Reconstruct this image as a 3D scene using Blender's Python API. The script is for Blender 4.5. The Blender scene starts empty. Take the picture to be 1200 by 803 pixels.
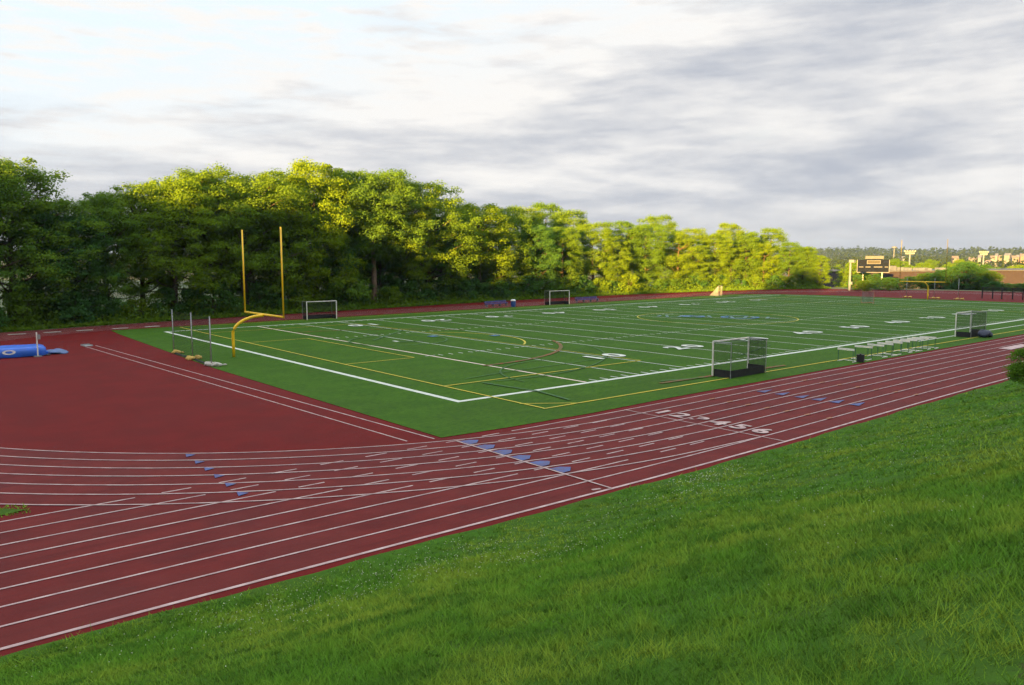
import bpy, math, random
import numpy as np
from mathutils import Vector

random.seed(11)
RNG = np.random.default_rng(11)
scene = bpy.context.scene
COL = scene.collection
R = math.radians

# ------------------------------------------------------------------ helpers
class MB:
    """collects polygons; build() links them as one mesh object"""
    def __init__(self):
        self.v, self.f = [], []
    def add(self, vs, fs):
        n = len(self.v)
        self.v += [tuple(p) for p in vs]
        self.f += [tuple(i + n for i in q) for q in fs]
    def quad(self, a, b, c, d):
        self.add([a, b, c, d], [(0, 1, 2, 3)])
    def box(self, c, s, rz=0.0, tilt=0.0):
        cx, cy, cz = c; x, y, z = s[0] / 2, s[1] / 2, s[2] / 2
        co, si = math.cos(rz), math.sin(rz)
        vs = []
        for dz in (-z, z):
            for dx, dy in ((-x, -y), (x, -y), (x, y), (-x, y)):
                vs.append((cx + dx * co - dy * si, cy + dx * si + dy * co, cz + dz + tilt * dx))
        self.add(vs, [(3, 2, 1, 0), (4, 5, 6, 7), (0, 1, 5, 4), (1, 2, 6, 5), (2, 3, 7, 6), (3, 0, 4, 7)])
    def tube(self, pts, rad, n=10, cap=True):
        pts = [Vector(p) for p in pts]
        if not hasattr(rad, '__len__'):
            rad = [rad] * len(pts)
        rings = []
        up = Vector((0, 0, 1))
        for i, p in enumerate(pts):
            if i == 0: t = pts[1] - p
            elif i == len(pts) - 1: t = p - pts[i - 1]
            else: t = pts[i + 1] - pts[i - 1]
            t.normalize()
            ref = up if abs(t.z) < 0.95 else Vector((1, 0, 0))
            a = t.cross(ref).normalized(); b = t.cross(a).normalized()
            rings.append([p + (a * math.cos(k * 2 * math.pi / n) + b * math.sin(k * 2 * math.pi / n)) * rad[i] for k in range(n)])
        vs = [q for r in rings for q in r]
        fs = []
        for i in range(len(rings) - 1):
            for k in range(n):
                k2 = (k + 1) % n
                fs.append((i * n + k, i * n + k2, (i + 1) * n + k2, (i + 1) * n + k))
        if cap:
            fs.append(tuple(range(n - 1, -1, -1)))
            fs.append(tuple((len(rings) - 1) * n + k for k in range(n)))
        self.add(vs, fs)
    def strip(self, pts, w, z):
        """flat painted line of width w along a 2D polyline"""
        n = len(pts)
        P = [Vector((p[0], p[1])) for p in pts]
        vs = []
        for i, p in enumerate(P):
            if i == 0: t = P[1] - p
            elif i == n - 1: t = p - P[i - 1]
            else: t = (P[i + 1] - p).normalized() + (p - P[i - 1]).normalized()
            t.normalize()
            nn = Vector((-t.y, t.x)) * w / 2
            vs += [(p.x + nn.x, p.y + nn.y, z), (p.x - nn.x, p.y - nn.y, z)]
        self.add(vs, [(2 * i + 1, 2 * i + 3, 2 * i + 2, 2 * i) for i in range(n - 1)])
    def blob(self, c, r, seed=0, nu=14, nv=8, lump=.12, flat=None):
        rnd = random.Random(seed)
        ph = [rnd.uniform(0, 6.28) for _ in range(4)]
        vs = []
        for j in range(nv + 1):
            th = math.pi * j / nv
            for i in range(nu):
                a = 2 * math.pi * i / nu
                k = 1 + lump * (math.sin(2 * a + ph[0]) * math.sin(th * 2 + ph[1]) + .6 * math.sin(3 * a + ph[2] + th * 3))
                z = r[2] * math.cos(th) * k
                vs.append((c[0] + r[0] * math.sin(th) * math.cos(a) * k, c[1] + r[1] * math.sin(th) * math.sin(a) * k, max(c[2] + z, flat if flat is not None else -99)))
        fs = []
        for j in range(nv):
            for i in range(nu):
                i2 = (i + 1) % nu
                fs.append((j * nu + i, (j + 1) * nu + i, (j + 1) * nu + i2, j * nu + i2))
        self.add(vs, fs)
    def mesh(self, name, mat, smooth=False):
        me = bpy.data.meshes.new(name)
        me.from_pydata(self.v, [], self.f)
        me.materials.append(mat)
        if smooth:
            me.polygons.foreach_set('use_smooth', [True] * len(me.polygons))
        me.update()
        return me
    def build(self, name, mat, parent=None, smooth=False, loc=None):
        o = bpy.data.objects.new(name, self.mesh(name, mat, smooth))
        COL.objects.link(o)
        if parent: o.parent = parent
        if loc: o.location = loc
        return o

def np_mesh(name, verts, nper, mat):
    """mesh of separate polygons with nper vertices each, from an (N*nper,3) array"""
    n = len(verts) // nper
    me = bpy.data.meshes.new(name)
    me.vertices.add(n * nper); me.loops.add(n * nper); me.polygons.add(n)
    me.vertices.foreach_set('co', verts.astype(np.float32).ravel())
    me.loops.foreach_set('vertex_index', np.arange(n * nper, dtype=np.int32))
    me.polygons.foreach_set('loop_start', np.arange(0, n * nper, nper, dtype=np.int32))
    me.update(calc_edges=True)
    me.materials.append(mat)
    return me

def tag(o, label=None, cat=None, group=None, kind=None):
    if label: o['label'] = label
    if cat: o['category'] = cat
    if group: o['group'] = group
    if kind: o['kind'] = kind
    return o
def empty(name, loc, rz=0.0):
    o = bpy.data.objects.new(name, None); COL.objects.link(o)
    o.location = loc; o.rotation_euler = (0, 0, rz); o.empty_display_size = .3
    return o
def copy_thing(src, loc, rz=0.0, scale=None):
    r = src.copy(); COL.objects.link(r)
    r.location = loc; r.rotation_euler = (0, 0, rz)
    if scale is not None: r.scale = scale
    for ch in list(src.children):
        c = ch.copy(); COL.objects.link(c); c.parent = r
        for g in list(ch.children):
            d = g.copy(); COL.objects.link(d); d.parent = c
    return r

# ------------------------------------------------------------------ camera
CAM = np.array([-22.6582, -31.5722, 7.2036]); FPX = 921.9587
YAW, PITCH, ROLL = 0.8797, -0.1084, -0.0023
FW = Vector((math.cos(PITCH) * math.cos(YAW), math.cos(PITCH) * math.sin(YAW), math.sin(PITCH)))
RT = Vector((math.sin(YAW), -math.cos(YAW), 0)); UP = RT.cross(FW)
c_, s_ = math.cos(ROLL), math.sin(ROLL)
RT, UP = RT * c_ + UP * s_, UP * c_ - RT * s_
cam = bpy.data.cameras.new('camera'); cam_o = bpy.data.objects.new('camera', cam); COL.objects.link(cam_o)
from mathutils import Matrix
M = Matrix((RT, UP, -FW)).transposed().to_4x4(); M.translation = Vector(CAM)
cam_o.matrix_world = M
cam.sensor_fit = 'HORIZONTAL'; cam.sensor_width = 36; cam.lens = FPX / 1200 * 36
cam.clip_start = .1; cam.clip_end = 12000
scene.camera = cam_o

def survey(u, v, dist):
    """world point seen in direction (u,v) of the photo at a surveyed distance along the view axis"""
    d = FW + RT * ((u - 600) / FPX) - UP * ((v - 401.5) / FPX)
    return Vector(CAM) + d * dist

# ------------------------------------------------------------------ materials
class N:
    def __init__(self, tree):
        self.t = tree; self.n = tree.nodes; self.l = tree.links
    def new(self, typ, **kw):
        n = self.n.new(typ)
        for k, v in kw.items(): setattr(n, k, v)
        return n
    def val(self, sock, x):
        if isinstance(x, bpy.types.NodeSocket): self.l.new(x, sock)
        else: sock.default_value = x
    def m(self, op, a, b=0.0, c=0.0, clamp=False):
        n = self.new('ShaderNodeMath', operation=op, use_clamp=clamp)
        for i, x in enumerate((a, b, c)): self.val(n.inputs[i], x)
        return n.outputs[0]
    def mix(self, fac, a, b):
        n = self.new('ShaderNodeMix', data_type='RGBA', clamp_factor=True)
        self.val(n.inputs[0], fac)
        for i, x in ((6, a), (7, b)):
            self.val(n.inputs[i], x if isinstance(x, bpy.types.NodeSocket) else (*x[:3], 1))
        return n.outputs[2]
    def noise(self, vec, scale, detail=3, rough=.55, dist=0.0):
        n = self.new('ShaderNodeTexNoise')
        if vec is not None: self.l.new(vec, n.inputs['Vector'])
        n.inputs['Scale'].default_value = scale; n.inputs['Detail'].default_value = detail
        n.inputs['Roughness'].default_value = rough; n.inputs['Distortion'].default_value = dist
        return n.outputs['Fac']
    def step(self, x, a, b):
        n = self.new('ShaderNodeMapRange', interpolation_type='SMOOTHSTEP')
        self.val(n.inputs[0], x); n.inputs[1].default_value = a; n.inputs[2].default_value = b
        return n.outputs[0]
    def scale(self, vec, s):
        n = self.new('ShaderNodeMapping'); self.l.new(vec, n.inputs[0]); n.inputs['Scale'].default_value = s
        return n.outputs[0]

def mat(name, c1, c2=None, scale=4.0, rough=.7, spec=.3, metal=0.0, lo=.35, hi=.65, detail=4, bump=0.0, bscale=40, extra=None, coords='Object'):
    m = bpy.data.materials.new(name); m.use_nodes = True
    g = N(m.node_tree); b = g.n['Principled BSDF']
    b.inputs['Roughness'].default_value = rough; b.inputs['Metallic'].default_value = metal
    b.inputs['Specular IOR Level'].default_value = spec
    tc = g.new('ShaderNodeTexCoord').outputs[coords]
    if c2 is None: c2 = tuple(x * .8 for x in c1)
    col = g.mix(g.step(g.noise(tc, scale, detail), lo, hi), c1, c2)
    if extra: col = extra(g, tc, col)
    g.l.new(col, b.inputs['Base Color'])
    if bump:
        bn = g.new('ShaderNodeBump'); bn.inputs['Strength'].default_value = bump; bn.inputs['Distance'].default_value = .02
        g.l.new(g.noise(tc, bscale, 3), bn.inputs['Height']); g.l.new(bn.outputs[0], b.inputs['Normal'])
    return m

def leaf_mat(name, c1, c2, trans=.35):
    """leaves: diffuse + light passing through; tint differs from tree to tree and leaf to leaf"""
    m = bpy.data.materials.new(name); m.use_nodes = True
    g = N(m.node_tree); g.n.clear()
    out = g.new('ShaderNodeOutputMaterial')
    oi = g.new('ShaderNodeObjectInfo'); ge = g.new('ShaderNodeNewGeometry')
    f = g.m('ADD', g.m('MULTIPLY', oi.outputs['Random'], .75), g.m('MULTIPLY', ge.outputs['Random Per Island'], .28))
    col = g.mix(f, c1, c2)
    d = g.new('ShaderNodeBsdfDiffuse'); t = g.new('ShaderNodeBsdfTranslucent')
    g.l.new(col, d.inputs[0])
    tint = g.mix(.5, col, (c2[0] * 1.3, c2[1] * 1.15, c2[2] * .5)); g.l.new(tint, t.inputs[0])
    mx = g.new('ShaderNodeMixShader'); mx.inputs[0].default_value = trans
    g.l.new(d.outputs[0], mx.inputs[1]); g.l.new(t.outputs[0], mx.inputs[2]); g.l.new(mx.outputs[0], out.inputs[0])
    return m

def wear(col2, scale, lo, hi):
    def f(g, tc, col):
        return g.mix(g.step(g.noise(tc, scale, 6, .7), lo, hi), col, col2)
    return f

def turf_extra(g, tc, col):
    # rolled carpet seams, five yards wide, and rubber crumb showing through
    x = g.new('ShaderNodeSeparateXYZ'); g.l.new(tc, x.inputs[0])
    band = g.m('PINGPONG', x.outputs[0], 4.572)
    col = g.mix(g.m('MULTIPLY', g.step(band, 2.2, 2.4), .18), col, (.058, .122, .013))
    col = g.mix(g.m('MULTIPLY', g.step(g.noise(tc, .12, 4), .42, .66), .55), col, (.044, .088, .013))
    col = g.mix(g.m('MULTIPLY', g.step(g.noise(g.scale(tc, (.05, 1.0, 1)), .9, 5, .6), .44, .6), .35), col, (.062, .132, .014))
    col = g.mix(g.m('MULTIPLY', g.step(g.noise(tc, .6, 6, .7), .56, .7), .4), col, (.03, .075, .01))
    sp = g.noise(g.scale(tc, (1.6, 5, 1)), 1.6, 7, .8)
    return g.mix(g.m('MULTIPLY', g.step(sp, .42, .66), .75), col, (.014, .045, .008))
def track_extra(g, tc, col):
    col = g.mix(g.m('MULTIPLY', g.step(g.noise(tc, .35, 5, .6), .45, .7), .45), col, (.082, .018, .020))
    col = g.mix(g.m('MULTIPLY', g.step(g.noise(g.scale(tc, (.25, 2.2, 1)), 1.1, 5, .6), .48, .7), .35), col, (.060, .0100, .0105))
    col = g.mix(g.m('MULTIPLY', g.step(g.noise(tc, .16, 6, .7, 1.0), .52, .62), .35), col, (.115, .024, .022))
    col = g.mix(g.m('MULTIPLY', g.step(g.noise(tc, 1.9, 7, .75), .60, .72), .45), col, (.050, .0115, .012))
    return g.mix(g.m('MULTIPLY', g.step(g.noise(tc, 45, 2, .8), .5, .75), .35), col, (.042, .010, .011))

MT = {}
MT['turf'] = mat('turf_fibre', (.050, .120, .010), (.038, .098, .009), .5, .8, .04, extra=turf_extra, bump=.5, bscale=30)
MT['track'] = mat('track_rubber', (.128, .0178, .0168), (.104, .0148, .0142), .8, .7, .06, extra=track_extra, bump=.3, bscale=60)
MT['apron'] = mat('apron_rubber', (.122, .0108, .0104), (.104, .0096, .0094), .5, .75, .05,
                  extra=lambda g, tc, c: g.mix(g.m('MULTIPLY', g.step(g.noise(tc, .25, 5, .6), .4, .7), .4), c, (.10, .0150, .0150)), bump=.3, bscale=60)
MT['white_paint'] = mat('white_track_paint', (.46, .34, .33), (.32, .21, .21), 2.0, .6, extra=wear((.18, .07, .07), 9, .55, .8))
MT['white_turf'] = mat('white_turf_fibre', (.56, .58, .53), (.46, .50, .43), 1.5, .8, extra=wear((.25, .33, .2), 14, .58, .85))
MT['pink_turf'] = mat('pinkish_turf_fibre', (.66, .52, .45), (.5, .44, .34), 1.5, .8, extra=wear((.25, .2, .13), 14, .58, .85))
MT['yellow_turf'] = mat('yellow_turf_fibre', (.50, .40, .03), (.40, .36, .05), 1.5, .8, extra=wear((.15, .2, .04), 14, .55, .85))
MT['red_turf'] = mat('red_turf_fibre', (.24, .035, .015), (.12, .06, .018), 1.5, .8, extra=wear((.05, .11, .018), 3, .35, .7))
MT['blue_turf'] = mat('blue_turf_fibre', (.022, .075, .030), (.034, .095, .018), 1.5, .8, extra=wear((.045, .13, .018), 2, .35, .65))
MT['royal_turf'] = mat('royal_blue_turf_fibre', (.05, .13, .30), (.09, .18, .27), .8, .8, extra=wear((.06, .14, .08), 1.1, .5, .72))
MT['pale_turf'] = mat('pale_blue_turf_fibre', (.16, .24, .27), (.10, .18, .16), .6, .8, extra=wear((.05, .12, .03), .9, .45, .65))
MT['blue_paint'] = mat('blue_track_paint', (.042, .080, .24), (.055, .062, .16), 2.0, .6, extra=wear((.15, .04, .06), 9, .48, .75))
MT['orange_paint'] = mat('orange_track_paint', (.30, .12, .06), None, 2.0, .6)
MT['yellow_metal'] = mat('yellow_painted_steel', (.85, .53, .01), (.74, .46, .01), 1.5, .45, .5)
MT['white_metal'] = mat('white_painted_metal', (.74, .72, .66), (.62, .60, .55), 3, .45, .5, extra=wear((.4, .36, .3), 12, .66, .85))
MT['grey_metal'] = mat('galvanised_steel', (.30, .31, .32), (.22, .23, .24), 5, .5, .5, .4)
MT['black'] = mat('black_board', (.012, .012, .014), (.02, .02, .022), 5, .6)
MT['net'] = mat('dark_netting', (.02, .025, .025), None, 5, .8)
MT['white_net'] = mat('white_netting', (.24, .26, .28), None, 5, .8)
MT['orange_pipe'] = mat('orange_painted_pipe', (.55, .19, .08), None, 5, .5)
MT['yellow_bag'] = mat('yellow_sandbag_cloth', (.55, .38, .10), (.42, .28, .08), 6, .85, bump=.6, bscale=25)
MT['white_bag'] = mat('white_sandbag_cloth', (.48, .46, .42), (.34, .32, .29), 6, .85, bump=.6, bscale=25)
MT['blue_vinyl'] = mat('blue_vinyl', (.016, .12, .62), (.014, .10, .48), 1.2, .4, .5, bump=.5, bscale=6)
MT['dull_blue'] = mat('dull_blue_cover', (.10, .16, .34), (.07, .12, .24), 3, .6, bump=.6, bscale=8)
MT['bench_blue'] = mat('purple_blue_paint', (.07, .07, .24), (.05, .06, .18), 3, .5)
MT['bin_blue'] = mat('blue_plastic', (.03, .08, .26), None, 3, .45)
MT['white_plastic'] = mat('white_plastic', (.7, .72, .74), None, 3, .5)
MT['dark_tarp'] = mat('dark_navy_tarp', (.022, .028, .055), (.03, .038, .07), 3, .5, bump=.6, bscale=7)
MT['green_bar'] = mat('green_painted_steel', (.04, .13, .08), None, 3, .5)
MT['bark'] = mat('tree_bark', (.10, .07, .045), (.05, .036, .025), 6, .9, bump=.6, bscale=12)
MT['pale_bark'] = mat('pale_tree_bark', (.22, .16, .11), (.14, .10, .07), 6, .9, bump=.6, bscale=12)
MT['brick'] = mat('brick_wall', (.038, .030, .037), (.032, .025, .031), .8, .85)
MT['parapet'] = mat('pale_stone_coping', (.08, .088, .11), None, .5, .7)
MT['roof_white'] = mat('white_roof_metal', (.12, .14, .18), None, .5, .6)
MT['glass'] = mat('dark_window_glass', (.03, .035, .045), None, 1, .15, .6)
MT['board'] = mat('navy_scoreboard_sheet', (.010, .014, .026), (.009, .012, .022), 1, .95, .02)
MT['board_light'] = mat('pale_lettering_sheet', (.06, .075, .10), None, 1, .6)
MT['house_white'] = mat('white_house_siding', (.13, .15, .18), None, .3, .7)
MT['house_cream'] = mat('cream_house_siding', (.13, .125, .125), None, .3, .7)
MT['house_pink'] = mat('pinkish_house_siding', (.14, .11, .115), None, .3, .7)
MT['house_roof'] = mat('grey_shingle', (.16, .14, .13), None, .3, .8)
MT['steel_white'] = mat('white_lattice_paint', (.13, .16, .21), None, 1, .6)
MT['soil_far'] = mat('valley_ground', (.06, .085, .03), (.10, .10, .05), .02, .9)
MT['leaf_a'] = leaf_mat('leaf_green', (.076, .168, .030), (.145, .240, .016), .45)
MT['leaf_b'] = leaf_mat('leaf_fresh_green', (.092, .192, .026), (.175, .270, .013), .45)
MT['leaf_c'] = leaf_mat('leaf_dark_green', (.050, .140, .042), (.080, .185, .034), .45)
MT['leaf_bright'] = leaf_mat('leaf_bright_green', (.085, .19, .022), (.12, .23, .028), .4)
MT['leaf_far'] = leaf_mat('leaf_distance', (.022, .04, .022), (.04, .058, .025), .2)

# ------------------------------------------------------------------ ground profile
def bow(x):
    return -.36 * math.exp(-((x - 1) / 13.5) ** 2)
def lane(k, x):
    return -6.467 - 1.045 * k + bow(x)
def smooth(t):
    t = min(1, max(0, t)); return t * t * (3 - 2 * t)
def toe(x):
    return lane(8, x) - .60
def bank_z(x, y):
    d = toe(x) - y
    if d <= 0: return 0.0
    rise = .352 * d - .352 * .9 * (1 - math.exp(-d / .9))
    rise += .10 * math.sin(x * .33 + y * .21) * min(1, d / 4) + .05 * math.sin(x * .9 - y * .7 + 1) * min(1, d / 3)
    return rise
def far_z(x, y):
    """valley beyond the far end of the field, then the wooded ridge"""
    z = -.06
    s = x * .80 + y * .25
    z -= 6.5 * smooth((x - 160) / 30) if x > 150 else 0
    r = math.hypot(x, y)
    if r > 1400:
        a = math.atan2(y, x)
        z += (22 + 3 * math.sin(a * 17) + 2.0 * math.sin(a * 41 + 1)) * smooth((r - 1400) / 1300)
    return z

# terrain sheet to the horizon (polar grid), lies under everything
mb = MB()
radii = [0, 60, 100, 140, 155, 162, 170, 178, 186, 194, 205, 260, 400, 700, 1100, 1400, 1700, 2000, 2300, 2700, 3000]
NA = 240
vs = []; fs = []
for i, r in enumerate(radii):
    for k in range(NA):
        a = 2 * math.pi * k / NA
        x, y = 20 + r * math.cos(a), 20 + r * math.sin(a)
        vs.append((x, y, far_z(x, y)))
for i in range(len(radii) - 1):
    for k in range(NA):
        k2 = (k + 1) % NA
        fs.append((i * NA + k, i * NA + k2, (i + 1) * NA + k2, (i + 1) * NA + k)[::-1] if i else (k, NA + k2, NA + k)[::-1])
mb.add(vs, [tuple(reversed(f)) for f in fs])
tag(mb.build('ground', MT['soil_far'], smooth=True), kind='structure')

# ------------------------------------------------------------------ track and aprons
EDGE = [(-60, 50), (-30, 56), (-12.5, 58.7), (4.6, 62.5), (20, 64.2), (46, 67.5), (61, 69.5), (82, 70), (100, 69.5), (120, 67), (132, 64), (142, 59), (148, 45), (152, 37), (156, 20), (156, -8), (146, -24), (125, -32)]
EX = [e[0] for e in EDGE[:12]]; EY = [e[1] for e in EDGE[:12]]
def edge_y(x): return float(np.interp(x, EX, EY))
def poly(pts, z, name, m):
    b = MB(); b.add([(x, y, z) for x, y in pts], [tuple(range(len(pts)))])
    o = b.build(name, m)
    bmod = o.data
    return o
def tri_poly(pts, z, name, m):
    from mathutils.geometry import tessellate_polygon
    P = [Vector((x, y, z)) for x, y in pts]
    b = MB(); b.add(P, [tuple(t) for t in tessellate_polygon([P])])
    o = b.build(name, m); return o

def up_faces(o):
    me = o.data
    for p in me.polygons:
        if p.normal.z < 0: p.flip()
    me.update(); return o

outer_near = [(x, toe(x) - .6) for x in (-75, -60, -45, -30, -24, -20, -16, -12, -8, -4, 0, 4, 8, 12, 16, 20, 26, 34, 45, 60, 80, 100)]
apron_pts = outer_near + [(110, -17), (125, -32)] + [e for e in EDGE[::-1][1:]] + [(-75, 46)]
tag(up_faces(tri_poly(apron_pts, .0, 'running_track_apron', MT['apron'])), kind='structure')

# oval: inner line o0 lies on straight line 1, bends from x = 3 with radius 27, bottom left
RC, XC = 27.0, 3.0
def oval(k, side='near'):
    """polyline of oval lane line k, from the near straight round the near bend to the far straight"""
    pts = [(x, lane(1 + k, x)) for x in (106, 80, 60, 45, 35, 25, 18, 12, 8, 5)]
    yb = -7.85 - 1.02 * k
    r = RC + .985 * k; yc = yb + r
    for i in range(1, 33):
        a = math.pi / 2 * i / 32
        x = XC - r * math.sin(a); y = yc - r * math.cos(a)
        w = smooth(i / 5)
        pts.append((x, y * 1.0))
    r2 = r; yc2 = 55.4 + 1.0 * k - r2
    for i in range(0, 25):
        a = math.pi / 2 * i / 24
        pts.append((XC - r2 * math.cos(a), yc2 + r2 * math.sin(a)))
    for x in (15, 30, 50, 70, 90, 105):
        pts.append((x, 55.4 + 1.0 * k + .03 * (x - 3)))
    # far bend
    y0 = 55.4 + 1.0 * k + .03 * 102; y1 = lane(1 + k, 106)
    rr = (y0 - y1) / 2; ym = (y0 + y1) / 2
    for i in range(1, 40):
        a = math.pi / 2 - math.pi * i / 40
        pts.append((105.5 + rr * 1.05 * math.cos(a), ym + rr * math.sin(a)))
    pts.append((106, y1))
    return pts

# lane surface (worn, greyer rubber) as sheets above the apron
b = MB()
xs = [-75, -60, -45, -35, -28, -24, -20, -16, -12, -8, -4, 0, 4, 8, 12, 16, 20, 26, 34, 45, 60, 80, 106]
top = [(x, lane(0, x) + .05) for x in xs]; bot = [(x, lane(8, x) - .08) for x in xs]
for i in range(len(xs) - 1):
    b.quad((*bot[i], .004), (*bot[i + 1], .004), (*top[i + 1], .004), (*top[i], .004))
tag(b.build('track_straight', MT['track']), kind='structure')
b = MB()
in_, out_ = oval(0), oval(6)
for i in range(len(in_) - 1):
    if i < 9: continue
    def off(P, Q, s):
        d = (Vector(P) - Vector(Q)).normalized() * s
        return (P[0] + d.x, P[1] + d.y)
    a0, a1 = off(in_[i], out_[i], .05), off(in_[i + 1], out_[i + 1], .05)
    c0, c1 = off(out_[i], in_[i], .05), off(out_[i + 1], in_[i + 1], .05)
    b.quad((*c0, .008), (*a0, .008), (*a1, .008), (*c1, .008))
tag(up_faces(b.build('track_bend', MT['track'])), kind='structure')

# infield turf
def yin(x): return 54.2 + .028 * max(0, x)
turf_pts = [(-5.15, -5.95), (-2, -6.2), (3, -6.33), (9, -6.1), (25, -6.05), (40, -6.0), (80, -6.0), (106, -6.0), (112, -3), (114.8, 4), (115, 25), (115, 42), (112, 52), (106, yin(106))] + [(x, yin(x)) for x in (80, 50, 20, 0)] + [(-3.7, 54.0), (-4.1, 49.0), (-5.2, 20)]
tag(up_faces(tri_poly(turf_pts, .022, 'turf_field', MT['turf'])), kind='structure')
b = MB()   # turf edge: a real low step, with a thin dark nailer board
for i in range(len(turf_pts)):
    p, q = turf_pts[i], turf_pts[(i + 1) % len(turf_pts)]
    b.quad((*p, -.01), (*q, -.01), (*q, .021), (*p, .021))
tag(b.build('turf_edge', MT['apron']), kind='structure')

# ------------------------------------------------------------------ painted lines on the turf
YD = .9144
W_ = 48.77
b = MB(); z0 = .028
b.strip([(-.15, 0), (45, 0), (75, -.05), (109.9, -.1)], .34, z0)
b.strip([(-.15, W_), (30, W_ + .2), (70, W_ + .9), (109.9, W_ + 1.2)], .3, z0)
b.strip([(0, -.17), (0, W_ + .15)], .34, z0 + .004)
b.strip([(109.73, 0), (109.73, W_)], .3, z0 + .004)
for k in range(2, 22):
    x = k * 5 * YD
    if k in (2,): continue
    b.strip([(x, .2), (x, W_ - .2)], .12, z0 + .008)
b.strip([(100.58, .2), (100.58, W_)], .2, z0 + .012)
for k in range(11, 110):
    if k % 5 == 0: continue
    x = k * YD
    for y in (.55, W_ - .55):
        b.strip([(x, y - .32), (x, y + .32)], .11, z0)
    for y in (16.26, 32.51):
        b.strip([(x, y - .3), (x, y + .3)], .11, z0)
for k in range(2, 23):
    for y in (16.26, 32.51):
        b.strip([(k * 5 * YD - .45, y), (k * 5 * YD + .45, y)], .12, z0 + .012)
b.strip([(46, -2.5), (109, -2.6)], .16, z0)
b.strip([(100, W_ + 3.6), (111, W_ + 3.8)], .16, z0)
b.strip([(12.5, 26.2), (12.5, 27.0)], .3, z0); 
tag(b.build('white_field_lines', MT['white_turf']), kind='structure')

b = MB()
b.strip([(9.144, .2), (9.144, W_)], .2, z0 + .004)
tag(b.build('goal_line', MT['pink_turf']), kind='structure')

def arc(cx, cy, r, a0, a1, n=28):
    return [(cx + r * math.cos(R(a0 + (a1 - a0) * i / n)), cy + r * math.sin(R(a0 + (a1 - a0) * i / n))) for i in range(n + 1)]
b = MB(); zy = z0 + .02
b.strip([(1.9, -4.2), (30, -4.25), (70, -4.6), (108, -4.8)], .13, zy)
b.strip([(2.0, -4.2), (2.1, 16), (2.4, 45), (2.6, 53)], .13, zy + .004)
b.strip([(2.6, 52.9), (108, 53.6)], .1, zy + .008)
b.strip([(1.85, -2.5), (4.2, -4.25)], .09, zy + .008)
b.strip([(2.05, 4.28), (18.6, 4.4)], .13, zy + .008); b.strip([(2.2, 44.5), (18.6, 44.5)], .11, zy + .008)
b.strip([(18.65, 4.35), (18.65, 44.5)], .09, zy + .012)
b.strip([(2.15, 16), (7.6, 16)], .12, zy + .008); b.strip([(2.15, 33.6), (7.6, 33.6)], .12, zy + .008)
b.strip([(7.6, 16), (7.6, 33.6)], .12, zy + .012)
b.strip(arc(13.2, 24.4, 9.15, -50, 50), .16, zy)
b.strip(arc(54.86, 24.4, 9.15, 0, 360, 60), .12, zy)
b.strip([(91.1, 4.3), (107.7, 4.3)], .12, zy + .004); b.strip([(91.1, 4.3), (91.1, 44.5)], .11, zy + .008)
b.strip([(91.1, 44.5), (107.7, 44.5)], .12, zy + .004)
tag(b.build('yellow_field_lines', MT['yellow_turf']), kind='structure')

b = MB(); zr = z0 + .036
b.strip(arc(9.3, 24.4, 15.0, -92, -25), .3, zr); b.strip(arc(9.3, 24.4, 15.0, 25, 90), .25, zr)
b.strip([(12, -2.9), (24, -3.4)], .3, zr)
tag(b.build('red_field_lines', MT['red_turf']), kind='structure')
b = MB(); zb = z0 + .044
b.strip(arc(8.0, 19, 15.5, -100, -20), .13, zb); b.strip(arc(13, 2.5, 6.5, 80, 180), .12, zb)
b.strip([(11.2, 28.2), (18.2, 34.7)], .25, zb); b.strip([(12.4, 25.8), (14.2, 25.0)], .3, zb)
b.strip(arc(13, 27, 4.2, 0, 360, 40), .18, zb + .004)
b.strip([(4.5, 5.6), (8.5, 6.3), (14, 6.6), (20, 7.2)], .12, zb)
b.strip([(26, 1.5), (34, 4), (36, 12)], .12, zb)
b.strip([(4.4, -3.4), (4.9, -.5), (4.4, 3.8)], .2, zb + .004)
b.strip([(12.6, -2.4), (15.6, -3.2)], .2, zb)
tag(b.build('dark_field_lines', MT['blue_turf']), kind='structure')

# lettering helper: text becomes flat mesh
def text_mesh(s, size, extrude=0.0, sx=1.0, bold=0.0):
    cu = bpy.data.curves.new('lettering', 'FONT'); cu.body = s; cu.size = size; cu.align_x = 'CENTER'; cu.align_y = 'CENTER'
    cu.offset = bold
    o = bpy.data.objects.new('lettering', cu); COL.objects.link(o)
    dg = bpy.context.evaluated_depsgraph_get()
    me = bpy.data.meshes.new_from_object(o.evaluated_get(dg))
    vs = [tuple(v.co) for v in me.vertices]; fs = [tuple(p.vertices) for p in me.polygons]
    bpy.data.objects.remove(o); bpy.data.curves.remove(cu); bpy.data.meshes.remove(me)
    return [(v[0] * sx, v[1], v[2]) for v in vs], fs
def lay_text(b, s, size, x, y, rz, z, sx=1.0, bold=0.0):
    vs, fs = text_mesh(s, size, sx=sx, bold=bold)
    c, si = math.cos(rz), math.sin(rz)
    b.add([(x + v[0] * c - v[1] * si, y + v[0] * si + v[1] * c, z) for v in vs], fs)
b = MB(); zn = z0 + .05
for i, n in enumerate((1, 2, 3, 4, 5, 4, 3, 2, 1)):
    x = 9.144 + (i + 1) * 9.144
    for (y, rz) in ((7.45, 0), (42.6, math.pi)):
        sgn = 1 if rz == 0 else -1
        lay_text(b, str(n), 2.5, x - sgn * 1.05, y, rz, zn, 1.1, .09)
        lay_text(b, '0', 2.5, x + sgn * 1.05, y, rz, zn, 1.1, .09)
up_faces(tag(b.build('yard_numbers', MT['white_turf']), kind='structure'))
b = MB()    # pale blue strokes either side of midfield
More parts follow.
